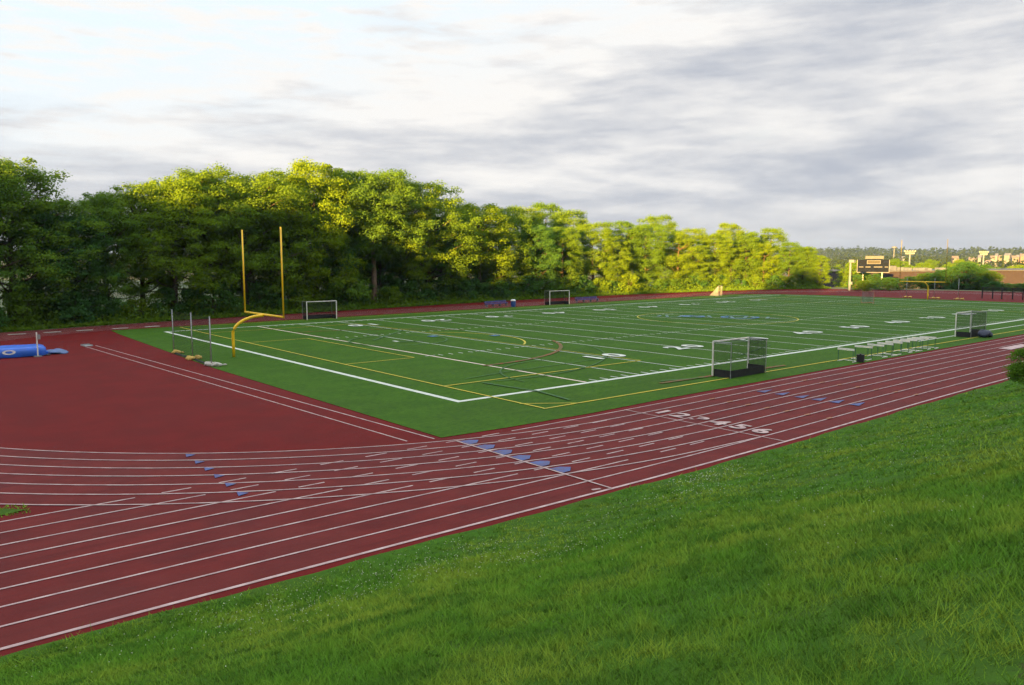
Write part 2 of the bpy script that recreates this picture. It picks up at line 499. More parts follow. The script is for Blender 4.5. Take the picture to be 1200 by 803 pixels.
for k in range(11):
    cx_, cy_ = 51.6 + .72 * k, 30.4 - 1.02 * k
    q = 1.5 if k % 3 else .9
    b.strip([(cx_ - q * .8, cy_ - q * .55), (cx_ + q * .8, cy_ + q * .55 + (.5 if k % 2 else -.3))], .38, zn + .004 * (k % 2))
    if k % 3 == 1: b.strip([(cx_ - .8, cy_ - .9), (cx_ - .1, cy_ - 1.7)], .34, zn + .008)
up_faces(tag(b.build('midfield_band', MT['pale_turf']), kind='structure'))
b = MB()
for (cx, cy, s) in ((54.3, 27.2, 1.0), (57.0, 22.6, 1.0)):
    for k in range(5):
        a = k * 1.26 + cx
        b.strip(arc(cx + .5 * math.cos(a), cy + .5 * math.sin(a), 1.6 * s, k * 60, k * 60 + 120, 8), .34, zn + .004 + k * .004)
for (x, y) in ((17.1, 27.7), (21.8, 24.6)):
    b.strip([(x - .4, y), (x + .4, y + .1)], .8, zn)
up_faces(tag(b.build('midfield_marks', MT['royal_turf']), kind='structure'))

# ------------------------------------------------------------------ painted lines on the track
b = MB(); zt = .014; LW = .075
for k in range(9):
    end = {0: -16.71, 1: -14.98, 2: -13.2, 3: -11.5, 4: -9.6, 5: -6.2, 6: -2.0}.get(k)
    xs1 = [x for x in range(-75, 107, 3)] if end is None else [x for x in range(-75, int(end) - 1, 3)] + [end]
    z = zt + (.004 if k % 2 else 0)
    w = .11 if k == 8 else LW
    b.strip([(x, lane(k, x)) for x in xs1], w, z)
    if k <= 6:
        n0 = 0
        xd = -10.72 - 1.745 * 4
        while xd < 3.6:
            if xd > end + .5 and xd + .88 < 3.5 and not (k == 0 and xd > -2.5):
                b.strip([(xd, lane(k, xd)), (xd + .88, lane(k, xd + .88))], LW, z)
            xd += 1.745
b.strip([(x, lane(0, x)) for x in [-2.2, 0, 3, 6, 10, 15, 22, 32, 45, 65, 85, 106]], LW, zt)
for k in range(7):
    b.strip(oval(k)[9:], LW, zt + .008 + (.004 if k % 2 else 0))
    if k < 6: b.strip([(5, lane(k + 1, 5)), (106, lane(k + 1, 106))][:0] or [(x, lane(k + 1, x)) for x in (4, 8, 12, 18, 25, 35, 50, 75, 106)], LW, zt + .016)
b.strip([(-5.05, lane(0, -5) - .05), (-5.05, lane(8, -5))], .075, zt + .02)
b.strip([(4.72, lane(0, 5)), (4.72, lane(8, 5))], .06, zt + .02)
b.strip([(-5.6, lane(8, -5) + .3), (-5.3, lane(8, -5) + .22)], .12, zt)
fd = MB()
for i, x in enumerate((-11.5, -8.55, -5.7, -2.4, .7)):
    fd.strip([(x - .75, 55.5 + .1 * i), (x + .75, 55.55 + .1 * i)], .42, zt + .024)
tag(fd.build('far_track_dashes', MT['white_turf']), kind='structure')
b.strip([(45.2, -9.3), (50, -9.35)], .9, zt + .024)
# pole vault runway edges
b.strip([(-8.9, 41.2), (-6.5, -5.55)], .075, .008); b.strip([(-8.0, 40.2), (-5.45, -5.9)], .075, .008)
tag(b.build('white_track_lines', MT['white_paint']), kind='structure')

b = MB()
for k in range(1, 7):
    y = (lane(k, 6) + lane(k + 1, 6)) / 2
    lay_text(b, str(k), 1.25, 5.62, y + .02, -math.pi / 2, .040, 1.15, .045)
up_faces(tag(b.build('lane_numbers', MT['white_paint']), kind='structure'))

b = MB()
for i in range(6):
    x, y = [(-13.82, -2.32), (-13.87, -3.5), (-13.92, -4.64), (-13.97, -5.75), (-14.04, -6.97), (-14.11, -8.18)][i]
    b.add([(x - .17, y - .26, .034), (x + .20, y - .14, .034), (x - .05, y + .22, .034)], [(0, 1, 2)])
    y = lane(i, -4) - .5                           # start blocks
    b.add([(-5.0, y - .38, .038), (-4.65, y - .36, .038), (-4.3, y - .02, .038), (-4.6, y + .26, .038), (-5.0, y + .30, .038)], [(0, 1, 2, 3, 4)])
    x, y = [(14.24, -8.1), (14.25, -9.17), (14.25, -10.28), (14.25, -11.25), (14.3, -12.15), (14.4, -13.13)][i]
    b.add([(x - .35, y - .30, .034), (x + .75, y - .05, .034), (x - .35, y + .22, .034)], [(0, 1, 2)])
up_faces(tag(b.build('blue_track_marks', MT['blue_paint']), kind='structure'))
b = MB()
for k in range(1, 8):
    for x in (10.2, 19.3):
        b.strip([(x - .22, lane(k, x)), (x + .22, lane(k, x))], .14, .042)
tag(b.build('orange_track_marks', MT['orange_paint']), kind='structure')

# ------------------------------------------------------------------ grass bank, unseen ridge added for shade
def grass_ground_extra(g, tc, col):
    col = g.mix(g.m('MULTIPLY', g.step(g.noise(tc, .5, 5, .6), .4, .68), .7), col, (.048, .085, .013))
    vd = g.new('ShaderNodeVectorMath', operation='DISTANCE'); g.l.new(tc, vd.inputs[0]); vd.inputs[1].default_value = (-18.2, -30.3, 5.2)
    near = g.m('SUBTRACT', 1.0, g.step(vd.outputs['Value'], .1, 1.3))
    col = g.mix(g.step(g.m('ADD', g.noise(tc, 2.2, 6, .7), g.m('MULTIPLY', near, .24)), .66, .78), col, (.045, .034, .022))
    return col
MT['bank'] = mat('bank_soil_grass', (.046, .118, .011), (.034, .090, .010), 3, .9, .05, extra=grass_ground_extra, bump=.8, bscale=14)
def grass_mat(name, ca, cb, cc):
    m = bpy.data.materials.new(name); m.use_nodes = True
    g = N(m.node_tree); bs = g.n['Principled BSDF']
    bs.inputs['Roughness'].default_value = .6; bs.inputs['Specular IOR Level'].default_value = .05
    tc = g.new('ShaderNodeTexCoord').outputs['Object']; ge = g.new('ShaderNodeNewGeometry')
    col = g.mix(g.step(g.noise(tc, .33, 5, .65), .40, .62), ca, cb)
    col = g.mix(g.m('MULTIPLY', g.step(g.noise(tc, 1.1, 6, .7), .46, .60), .9), col, cc)
    col = g.mix(g.m('MULTIPLY', ge.outputs['Random Per Island'], .45), col, (.13, .235, .028))
    g.l.new(col, bs.inputs['Base Color'])
    tr = g.new('ShaderNodeBsdfTranslucent'); g.l.new(col, tr.inputs[0])
    va = g.new('ShaderNodeVectorMath', operation='MULTIPLY_ADD'); g.l.new(ge.outputs['Normal'], va.inputs[0]); va.inputs[1].default_value = (.55, .55, .55); va.inputs[2].default_value = (0, 0, .8)
    vn = g.new('ShaderNodeVectorMath', operation='NORMALIZE'); g.l.new(va.outputs[0], vn.inputs[0]); g.l.new(vn.outputs[0], bs.inputs['Normal'])
    mx = g.new('ShaderNodeMixShader'); mx.inputs[0].default_value = .25
    g.l.new(bs.outputs[0], mx.inputs[1]); g.l.new(tr.outputs[0], mx.inputs[2]); g.l.new(mx.outputs[0], g.n['Material Output'].inputs[0])
    return m
MT['grass'] = grass_mat('grass_blades', (.078, .215, .012), (.215, .310, .026), (.040, .130, .009))

xs = list(np.linspace(-75, 110, 260))
ts = list(np.concatenate([np.linspace(-.35, 2, 12), np.linspace(2.4, 40, 60)]))
b = MB(); vs = []
for t in ts:
    for x in xs:
        wob = .05 * math.sin(x * .9) + .03 * math.sin(x * 2.7 + 1)
        y = toe(x) - t + (wob if t < 1.2 else 0) * (1 - max(0, t) / 1.2 if t > 0 else 1)
        vs.append((x, y, (.012 if t < .1 else 0) + (bank_z(x, y) + .012 if t > -.2 else -.02)))
nx = len(xs)
b.add(vs, [(j * nx + i, (j + 1) * nx + i, (j + 1) * nx + i + 1, j * nx + i + 1) for j in range(len(ts) - 1) for i in range(nx - 1)])
tag(up_faces(b.build('grass_bank', MT['bank'], smooth=True)), kind='structure')

# unseen ridge added to block the low sun, profile shaped for the shadow edge
SD = Vector((math.cos(R(22)), math.sin(R(22)), 0)); SP = Vector((-SD.y, SD.x, 0))
HT = [-400, -150, -60, -25, -8, -2, 4, 10, 16, 20, 25, 31, 33.2, 34.4, 39, 44, 48, 60, 65, 70, 74, 80, 86, 95, 140, 400]
HH = [26, 30, 32, 34, 37, 37.5, 36, 34, 31.5, 32, 36, 35.3, 33, 27.0, 26.6, 27.4, 28, 28.4, 29.6, 32, 34.4, 33.2, 32.8, 35, 36, 20]
b = MB(); vs = []
tt = list(np.arange(-300, 300, 1.5))
prof = [(-95, .0), (-104, .35), (-112, .75), (-119, .97), (-120, 1.0), (-121, .97), (-150, .7), (-200, 0)]
for (s, k) in prof:
    for t in tt:
        h = float(np.interp(t, HT, HH))
        rough = .8 * (1.3 * math.sin(t * .55) + 1.0 * math.sin(t * 1.13 + 1) + .9 * math.sin(t * 2.1 + 2) + .5 * math.sin(t * 4.1)) if k > .9 else 0
        p = Vector((CAM[0], CAM[1], 0)) + SD * s + SP * t
        vs.append((p.x, p.y, (h + rough) * k + 5.2 * (1 - k) * (1 if s > -100 else 0) - (1 if s < -190 else 0)))
n = len(tt)
b.add(vs, [(j * n + i, (j + 1) * n + i, (j + 1) * n + i + 1, j * n + i + 1) for j in range(len(prof) - 1) for i in range(n - 1)])
tag(b.build('shade_ridge', MT['bank']), kind='structure')

# blades
def bank_z_np(x, y):
    toe_ = -6.467 - 1.045 * 8 - .36 * np.exp(-((x - 1) / 13.5) ** 2) - .60
    d = toe_ - y
    dd = np.maximum(d, 0)
    z = .352 * dd - .352 * .9 * (1 - np.exp(-dd / .9))
    z += .10 * np.sin(x * .33 + y * .21) * np.minimum(1, dd / 4) + .05 * np.sin(x * .9 - y * .7 + 1) * np.minimum(1, dd / 3)
    return z, d
def vnoise(x, y, cell, seed):
    gr = np.random.default_rng(seed).random((256, 256))
    u, v = x / cell, y / cell
    iu, iv = np.floor(u).astype(int), np.floor(v).astype(int); fu, fv = u - iu, v - iv
    fu = fu * fu * (3 - 2 * fu); fv = fv * fv * (3 - 2 * fv)
    a, b2, c, e = gr[iu % 256, iv % 256], gr[(iu + 1) % 256, iv % 256], gr[iu % 256, (iv + 1) % 256], gr[(iu + 1) % 256, (iv + 1) % 256]
    return (a * (1 - fu) + b2 * fu) * (1 - fv) + (c * (1 - fu) + e * fu) * fv
NB = 1000000
r = np.exp(RNG.uniform(np.log(2.0), np.log(75), NB)); a = YAW + RNG.uniform(-R(56), R(56), NB)
NX = 1300000     # the rest of the bank, all round the viewpoint
r = np.concatenate([r, 17 * np.sqrt(RNG.random(NX))]); a = np.concatenate([a, RNG.uniform(0, 2 * np.pi, NX)]); NB += NX
x = CAM[0] + r * np.cos(a); y = CAM[1] + r * np.sin(a)
z, d = bank_z_np(x, y)
wob = .07 * np.sin(x * .9) + .05 * np.sin(x * 2.7 + 1)+ .05 * np.sin(x * 7.1)
keep = (d > -wob - .12 + RNG.uniform(-.1, .12, NB)) & (d < 30)
isl = (x < -19.35) & (x > -30) & (y < -5.9 + (-19.35 - x) * .9 + .55) & (y > -6.1 - .0 * x) & (y < -2)
soil = np.exp(-((x + 18.2) ** 2 + (y + 30.3) ** 2) / .8) * vnoise(x, y, .3, 7) * .8 + .25 * (vnoise(x, y, .8, 9) > .83)
keep &= RNG.random(NB) > soil * 1.3
keep |= isl
x, y, z, d, r = [q[keep] for q in (x, y, z, d, r)]
z = np.maximum(z, 0)
n = len(x)
pat = .5 * vnoise(x, y, .9, 1) + .5 * vnoise(x, y, .28, 2)
h = (.016 + .034 * RNG.random(n)) * (.3 + 1.5 * pat) + .0006 * r
h *= np.where(RNG.random(n) < .03, 1.7, 1) * np.clip(.5 + r / 18, .6, 1)
# tufts: part of the blades gather in clumps that stand taller than the lawn between them
nt = n // 26; sel = RNG.random(n) < .45
tc_ = RNG.integers(0, n, nt); own = RNG.integers(0, nt, n); cidx = tc_[own]
okc = d[cidx] > .15
sel &= okc
sprd = (.045 + .0022 * r[cidx]) * (.5 + RNG.random(n))
tx = x[cidx] + RNG.normal(size=n) * sprd; ty = y[cidx] + RNG.normal(size=n) * sprd
x = np.where(sel, tx, x); y = np.where(sel, ty, y)
z2, d2 = bank_z_np(x, y); z = np.where(sel, np.maximum(z2, 0), z)
th_ = RNG.random(nt) ** 2
h = np.where(sel, h * (1.1 + 1.3 * th_[own]) + .012, h * .85) * (1 + .9 * np.exp(-np.maximum(d, 0) / .45))
r = np.hypot(x - CAM[0], y - CAM[1])
wd = np.maximum(.0036, .0008 * r) * (.7 + .6 * RNG.random(n))
th = RNG.uniform(0, 2 * np.pi, n); le = RNG.uniform(.3, 1.5, n) * h; la = RNG.uniform(0, 2 * np.pi, n)
V = np.empty((n, 3, 3))
V[:, 0] = np.stack([x - np.cos(th) * wd, y - np.sin(th) * wd, z - .004], 1)
V[:, 1] = np.stack([x + np.cos(th) * wd, y + np.sin(th) * wd, z - .004], 1)
V[:, 2] = np.stack([x + np.cos(la) * le, y + np.sin(la) * le, z + h], 1)
o = bpy.data.objects.new('grass', np_mesh('grass', V.reshape(-1, 3), 3, MT['grass'])); COL.objects.link(o)
tag(o, 'short uneven green grass covering the bank beside the track', 'grass', kind='stuff')

# clover heads
MT['clover'] = mat('clover_white', (.52, .54, .40), None, 3, .8)
cl = []
for (cx, cy, sp, n) in ((-15, -17.6, 2.6, 700), (-12.3, -20.5, 1.2, 160), (-5.5, -18.5, 1.5, 120), (-2.0, -16.2, 1.1, 200), (-12, -17, 5, 350), (-8, -24.2, 2.5, 160), (0, -21, 4, 200), (-13, -27.5, 1.5, 60)):
    for i in range(n):
        px, py = random.gauss(cx, sp), random.gauss(cy, sp * .55)
        zz, dd = bank_z_np(np.array([px]), np.array([py]))
        if dd[0] < .1: continue
        q = zz[0] + random.uniform(.07, .13); s = random.uniform(.005, .009) * max(1, math.hypot(px - CAM[0], py - CAM[1]) / 14)
        cl += [(px - s, py, q), (px, py - s, q - s * .4), (px + s, py, q), (px, py + s, q + s * .6)]
o = bpy.data.objects.new('clover', np_mesh('clover', np.array(cl), 4, MT['clover'])); COL.objects.link(o)
tag(o, 'small white clover heads sprinkled through the bank grass', 'clover', kind='stuff')

# grass island where the straight leaves the bend
b = MB()
ip = [(-19.4, -5.75), (-20.3, -5.95), (-30, -5.95), (-33, -3), (-28, 2), (-24, -1), (-21, -4.1)]
b.add([(p[0], p[1], .02) for p in ip], [tuple(range(len(ip)))])
up_faces(tag(b.build('grass_island', MT['bank']), kind='structure'))

# ------------------------------------------------------------------ trees
def leaf_quads(cen, nor, size, rng):
    n = len(cen)
    ref = rng.normal(size=(n, 3)); t = np.cross(nor, ref); t /= np.linalg.norm(t, axis=1)[:, None] + 1e-9
    bt = np.cross(nor, t)
    s = size[:, None]
    V = np.empty((n, 4, 3))
    V[:, 0] = cen - t * s; V[:, 1] = cen - bt * s * .6; V[:, 2] = cen + t * s; V[:, 3] = cen + bt * s * .6
    return V.reshape(-1, 3)

def crown_points(seed, H, rad, z0, z1, nclump, nleaf, cr=(.8, 1.9), peak=.62):
    rng = np.random.default_rng(seed)
    cen, nor = [], []
    clumps = []
    lob = rng.uniform(0, 6.28, 3)
    for i in range(nclump):
        u = rng.random() ** .8
        zc = z0 + (z1 - z0) * u
        # half-width profile of the crown
        w = math.sqrt(max(.05, 1 - ((u - .45) / .60) ** 2)) if u > .12 else .6 + 1.5 * u
        a = rng.uniform(0, 2 * math.pi)
        lobe = 1 + .22 * math.sin(2 * a + lob[0]) + .15 * math.sin(3 * a + lob[1] + u * 4)
        rr = rad * w * lobe * rng.uniform(.45, 1.0) ** .6
        c = np.array([rr * math.cos(a), rr * math.sin(a), zc])
        r = rng.uniform(*cr) * (.75 + .5 * w)
        clumps.append((c, r))
        d = rng.normal(size=(nleaf, 3)); d /= np.linalg.norm(d, axis=1)[:, None]
        d[:, 2] = np.abs(d[:, 2]) * np.where(rng.random(nleaf) < .78, 1, -1)
        q = rng.uniform(.35, 1.05, nleaf)[:, None] * r
        cen.append(c + d * q * np.array([1.1, 1.1, .75])); nn = d + rng.normal(size=(nleaf, 3)) * .55
        nor.append(nn / np.linalg.norm(nn, axis=1)[:, None])
    return np.concatenate(cen), np.concatenate(nor), clumps, rng

def limb_crown(seed, H, rad, z0, z1, nlimb, nleaf, cr=(.55, 1.25)):
    rng = np.random.default_rng(seed)
    cen, nor, ends = [], [], []
    for i in range(nlimb):
        u = ((i + .5) / nlimb) ** .70
        a = i * 2.39996 + rng.uniform(-.5, .5)
        zc = z0 + (z1 - z0) * u + rng.uniform(-.4, .3)
        w = math.sqrt(max(.05, 1 - ((u - .42) / .66) ** 2))
        rr = rad * w * rng.uniform(.42, 1.02)
        e = np.array([rr * math.cos(a), rr * math.sin(a), min(zc, z1)])
        ends.append((e, 1.0))
        for j in range(int(rng.integers(6, 11))):
            o_ = rng.normal(size=3) * np.array([1.1, 1.1, .9])
            c = e + o_ - np.array([math.cos(a), math.sin(a), 0]) * rng.uniform(-.3, 1.0)
            c[2] = min(c[2], e[2] + .6)
            r = rng.uniform(*cr)
            d = rng.normal(size=(nleaf, 3)); d /= np.linalg.norm(d, axis=1)[:, None]
            d[:, 2] = np.abs(d[:, 2]) * np.where(rng.random(nleaf) < .72, 1, -1)
            q = rng.uniform(.25, 1.1, nleaf)[:, None] * r
            cen.append(c + d * q * np.array([1.1, 1.1, .8])); nn = d * 1.0 + rng.normal(size=(nleaf, 3)) * .34 + np.array([0, 0, .25])
            nor.append(nn / np.linalg.norm(nn, axis=1)[:, None])
    return np.concatenate(cen), np.concatenate(nor), ends, rng

def make_tree_meshes(seed, H, rad, z0f, nclump, nleaf, leaf, bark, ls=(.065, .14), cr=(.6, 1.45), peak=.62, tr=.3, limbs=0):
    if limbs:
        cen, nor, clumps, rng = limb_crown(seed, H, rad, z0f * H, H * .94, limbs, nleaf)
    else:
        cen, nor, clumps, rng = crown_points(seed, H, rad, z0f * H, H * .97, nclump, nleaf, cr, peak)
    keep = cen[:, 2] > .3
    cen, nor = cen[keep], nor[keep]
    size = rng.uniform(ls[0], ls[1], len(cen))
    crown = np_mesh('crown', leaf_quads(cen, nor, size, rng), 4, leaf)
    b = MB()
    rnd = random.Random(seed)
    pts = [(0, 0, -.2)]; px = py = 0
    for k in range(1, 7):
        px += rnd.uniform(-.25, .25); py += rnd.uniform(-.25, .25)
        pts.append((px, py, H * .82 * k / 6))
    rads = [tr * (1.35 if i == 0 else 1 - .14 * i) for i in range(7)]
    b.tube(pts, rads, 8)
    for c, r in ([] if bark == MT['pale_bark'] else clumps if limbs else rnd.sample(clumps, min(12, len(clumps)))):
        zf = max(.18 * H, min(c[2] - .12 * H, .7 * H)); i = zf / (H * .82) * 6; i0 = int(i)
        base = Vector(pts[i0]).lerp(Vector(pts[min(6, i0 + 1)]), i - i0)
        tip = Vector(c); mid = base.lerp(tip, .5) + Vector((0, 0, -.3))
        b.tube([base, mid, tip], [tr * .36, tr * .22, tr * .08], 6)
    return crown, b.mesh('trunk', bark, True)

VAR = []
H0 = 16.0
for i, (rad, z0f, nc, leaf, bark, peak, limbs, nl) in enumerate([
        (5.0, .10, 0, 'leaf_a', 'bark', .62, 40, 165), (5.2, .20, 0, 'leaf_b', 'bark', .55, 36, 165), (4.3, .06, 110, 'leaf_b', 'bark', .7, 0, 340),
        (5.8, .26, 0, 'leaf_a', 'bark', .5, 30, 165), (4.0, .05, 0, 'leaf_c', 'bark', .72, 34, 165), (4.8, .10, 120, 'leaf_b', 'bark', .6, 0, 340),
        (5.4, .40, 0, 'leaf_a', 'pale_bark', .5, 38, 165), (4.8, .03, 0, 'leaf_c', 'bark', .68, 44, 165)]):
    VAR.append(make_tree_meshes(100 + i, H0, rad, z0f, nc, nl, MT[leaf], MT[bark], peak=peak, tr=.34, limbs=limbs))

def plant_tree(x, y, z, H, var, label, group, wide=1.0, rz=None, name='broadleaf_tree', cat='tree'):
    t = empty(name, (x, y, z), random.uniform(0, 6.28) if rz is None else rz)
    s = H / H0
    t.scale = (s * wide, s * wide, s)
    tag(t, label, cat, group)
    for nm, me in (('crown', VAR[var][0]), ('trunk', VAR[var][1])):
        o = bpy.data.objects.new(nm, me); COL.objects.link(o); o.parent = t
    return t

ROW = [(-14.8, 63.3, 17.4, 3), (-10.4, 65.2, 17.6, 0), (-7.4, 66.8, 13.6, 4), (-4.4, 65.5, 12.4, 7), (-.9, 67.3, 14.5, 0), (3.1, 69.2, 16, 3),
       (6.3, 67.7, 16.2, 5), (10.4, 70.1, 17.9, 1), (14.8, 74.6, 18, 0), (16.2, 69.8, 18.9, 3), (21, 72.3, 18.2, 0), (26.7, 77, 19.7, 1),
       (27, 71.4, 20.2, 5), (34.5, 77, 20.2, 0), (35.6, 71.2, 19.4, 6), (42.6, 74.1, 19.5, 1), (47.3, 73.7, 18.6, 5), (55.3, 78.7, 16.7, 1),
       (58.5, 75.2, 16.5, 2), (65.7, 77.6, 15.9, 5), (75.4, 83.8, 16.4, 0), (88.8, 91.8, 18.2, 3), (90, 85.8, 16.4, 0), (70.9, 74.7, 13.1, 7),
       (78.7, 75.9, 13, 2), (87.4, 76.9, 13.6, 5), (97.5, 78.6, 14.7, 2), (101.4, 75.3, 13.9, 1), (112.3, 82, 16.0, 3), (108.7, 73.4, 12.6, 2),
       (118, 76.2, 13.2, 5), (120.2, 72, 12.4, 1), (128.8, 74.8, 14.5, 3), (129.6, 70.6, 12.9, 2), (138.3, 69.9, 13.5, 5), (131.9, 68, 10.3, 2),
       (138.9, 65.5, 10.3, 0), (143, 64.5, 9.6, 2), (146, 66.5, 9.3, 1), (145.5, 61.8, 7.3, 5)]
FILL = [(-20, 66, 16, 0), (20, 80, 15, 7), (30.5, 73.2, 14, 7), (38.9, 74.8, 14.5, 4), (43, 81, 16, 0), (51, 75.6, 14.5, 7), (50, 83, 15, 4),
        (61, 82, 14.5, 0), (63.5, 75.3, 12, 2), (82, 80.5, 13, 4), (93, 76.6, 11.5, 5), (105, 80, 13, 0), (114, 73.4, 10.5, 5), (124.5, 71.3, 10.8, 2), (135, 73, 12.2, 4),
        (23.8, 71.2, 12.5, 4)]
LOOKS = ['spreading dull tree', 'tall round-topped tree', 'fresh green low-leafed tree', 'loose airy tree',
         'dark narrow tree', 'full light green tree', 'bare pale-trunked tree', 'dark low-branched tree']
PLACE = [((-99, -6), 'at the far left past the blue mat'), ((-6, 8), 'behind the near field corner'), ((8, 22), 'behind the near goal post'), ((22, 32), 'behind the far left hockey goal'),
         ((32, 46), 'past the far left hockey goal'), ((46, 62), 'behind the blue bench and bin'), ((62, 80), 'behind the farther blue bench'), ((80, 100), 'in the sunlit middle of the wood'),
         ((100, 122), 'behind the sunlit white lacrosse net'), ((122, 150), 'at the low right end of the wood')]
ORD = ['first', 'second', 'third', 'fourth', 'fifth', 'sixth', 'seventh', 'eighth', 'ninth', 'tenth']
def place_of(x):
    for (a, c), s in PLACE:
        if a <= x < c: return s
    return PLACE[-1][1]
def px_u(x, y):
    d = Vector((x - CAM[0], y - CAM[1], 0)); return d.dot(RT) / d.dot(FW)
allt = sorted([(x, y, H, ({0: 5, 1: 2, 3: 5}.get(v, v) if x > 75 else v)) for (x, y, H, v) in ROW + FILL], key=lambda t: px_u(t[0], t[1]))
count = {}
for (x, y, H, var) in allt:
    p = place_of(x); count[p] = count.get(p, 0) + 1
    k = count[p]
    plant_tree(x, y, 0, H, var, f'{LOOKS[var]}, {ORD[k - 1]} from left {p}', 'trees along the far side of the track', wide=random.uniform(1.0, 1.22) if x < 120 else 1.05)

# bushes along the foot of the wood
def shrub_mesh(seed, rad, H, nc, nl, leaf, ls=(.07, .16)):
    cen, nor, cl, rng = crown_points(seed, H, rad, .02, H * .9, nc, nl, (.3 * H / 2, .5 * H / 2), .8)
    k = cen[:, 2] > .02
    return np_mesh('foliage', leaf_quads(cen[k], nor[k], rng.uniform(ls[0], ls[1], k.sum()), rng), 4, leaf)
def stem_mesh(H, seed):
    b = MB(); rnd = random.Random(seed)
    for k in range(5):
        a = k * 1.3
        b.tube([(0, 0, -.1), (.15 * H * math.cos(a), .15 * H * math.sin(a), .4 * H), (.28 * H * math.cos(a), .28 * H * math.sin(a), .75 * H)], [.05, .035, .015], 5)
    return b.mesh('stem', MT['bark'])
SH = [(shrub_mesh(300 + i, 1.7, 2.6, 34, 70, MT[l]), stem_mesh(2.6, i)) for i, l in enumerate(('leaf_c', 'leaf_a', 'leaf_b', 'leaf_bright'))]
def plant_shrub(x, y, z, s, var, label, group=None, sz=None):
    t = empty('shrub', (x, y, z), random.uniform(0, 6.28)); t.scale = (s, s, sz or s)
    tag(t, label, 'shrub', group)
    for nm, me in (('foliage', SH[var][0]), ('stem', SH[var][1])):
        o = bpy.data.objects.new(nm, me); COL.objects.link(o); o.parent = t
    return t
xk = -18.0; i = 0
cnt = {}
SHL = ['low dark green shrub', 'low dull green shrub', 'low fresh green shrub']
while xk < 140:
    v = random.choice((0, 0, 1, 0, 2)); p = place_of(xk)
    cnt[p] = cnt.get(p, 0) + 1
    plant_shrub(xk, edge_y(xk) + random.uniform(3.0, 5.5), 0, random.uniform(.85, 1.6), v, f'{SHL[v]}, {ORD[min(9, cnt[p] - 1)]} from left {p}', 'shrubs along the foot of the wood')
    xk += random.uniform(3.2, 4.6); i += 1
b_ = survey(413, 360.5, 112)
plant_shrub(30.0, edge_y(30) + 2.6, 0, 1.75, 3, 'bright yellow-green young shrub beside the bare pale tree trunk', sz=2.1)

# undergrowth: weeds and low leaves, dense, uncountable
n = 42000
x = RNG.uniform(-24, 146, n); yy = np.interp(x, EX, EY)
off = RNG.exponential(3.2, n) + .35
off = np.where(off > 14, RNG.uniform(2, 14, n), off)
hmax = .25 + 1.9 * np.clip((off - 1.2) / 3, 0, 1)
z = RNG.random(n) ** 1.2 * hmax
nor = RNG.normal(size=(n, 3)); nor[:, 2] = np.abs(nor[:, 2]); nor /= np.linalg.norm(nor, axis=1)[:, None]
cen = np.stack([x, yy + off, z + .03], 1)
o = bpy.data.objects.new('undergrowth', np_mesh('undergrowth', leaf_quads(cen, nor, RNG.uniform(.1, .26, n), RNG), 4, MT['leaf_a'])); COL.objects.link(o)
tag(o, 'weeds and low undergrowth at the foot of the wood', 'undergrowth', kind='stuff')
b = MB()
for (x0, x1) in zip(range(-60, 142, 4), range(-56, 146, 4)):
    b.quad((x0, edge_y(x0) - .05, .015), (x1, edge_y(x1) - .05, .015), (x1, edge_y(x1) + 30, .03), (x0, edge_y(x0) + 30, .03))
tag(up_faces(b.build('wood_floor', MT['bank'])), kind='structure')

# bush at the near right, on the bank
bx, by = 20.9, -18.9
bush = empty('shrub', (bx, by, bank_z(bx, by) - .05)); tag(bush, 'dense round evergreen shrub on the grass bank beside the track', 'shrub')
cen, nor, cl, rng = crown_points(77, 2.0, 1.2, .05, 1.75, 70, 360, (.22, .4), .9)
k = cen[:, 2] > .02
o = bpy.data.objects.new('foliage', np_mesh('foliage', leaf_quads(cen[k], nor[k], rng.uniform(.02, .05, k.sum()), rng), 4, MT['leaf_bright'])); COL.objects.link(o); o.parent = bush
o = bpy.data.objects.new('stem', stem_mesh(1.4, 5)); COL.objects.link(o); o.parent = bush

# ------------------------------------------------------------------ goal posts
MT['dimmed_yellow'] = mat('dimmed_yellow_paint', (.20, .16, .03), None, 1.5, .6, .2)  # yellow paint darkened to tone down the sun on the far uprights
def goal_post(name, label, base, cross, ztop, yw=7.11, ur=.06, um='yellow_metal'):
    """gooseneck post from base up and over to the crossbar centre"""
    t = empty(name, (base[0], base[1], 0)); tag(t, label, 'goal post', 'football goal posts')
    dx, dy = cross[0] - base[0], cross[1] - base[1]
    b = MB(); pts = [(0, 0, .0), (0, 0, 1.0), (0, 0, 1.7)]
    for i in range(1, 11):
        a = math.pi / 2 * i / 10
        pts.append((dx * (1 - math.cos(a)), dy * (1 - math.cos(a)), 1.7 + 1.28 * math.sin(a)))
    b.tube(pts, .105, 12); b.build('post', MT['yellow_metal'], t, True)
    b = MB(); b.tube([(dx, dy - yw / 2, 3.05), (dx, dy + yw / 2, 3.05)], .075, 12); b.build('crossbar', MT['yellow_metal'], t, True)
    for s in (-1, 1):
        b = MB(); b.tube([(dx, dy + s * yw / 2, 2.98), (dx, dy + s * yw / 2, ztop)], ur, 10)
        b.build('upright', MT[um], t, True)
    return t
goal_post('goal_post', 'yellow gooseneck football goal post at the near end of the turf', (-2.1, 24.95), (0, 24.4), 9.3)
goal_post('goal_post', 'yellow football goal post at the far end before the scoreboard', (112.6, 24.6), (109.73, 24.4), 9.8, ur=.045, um='dimmed_yellow')

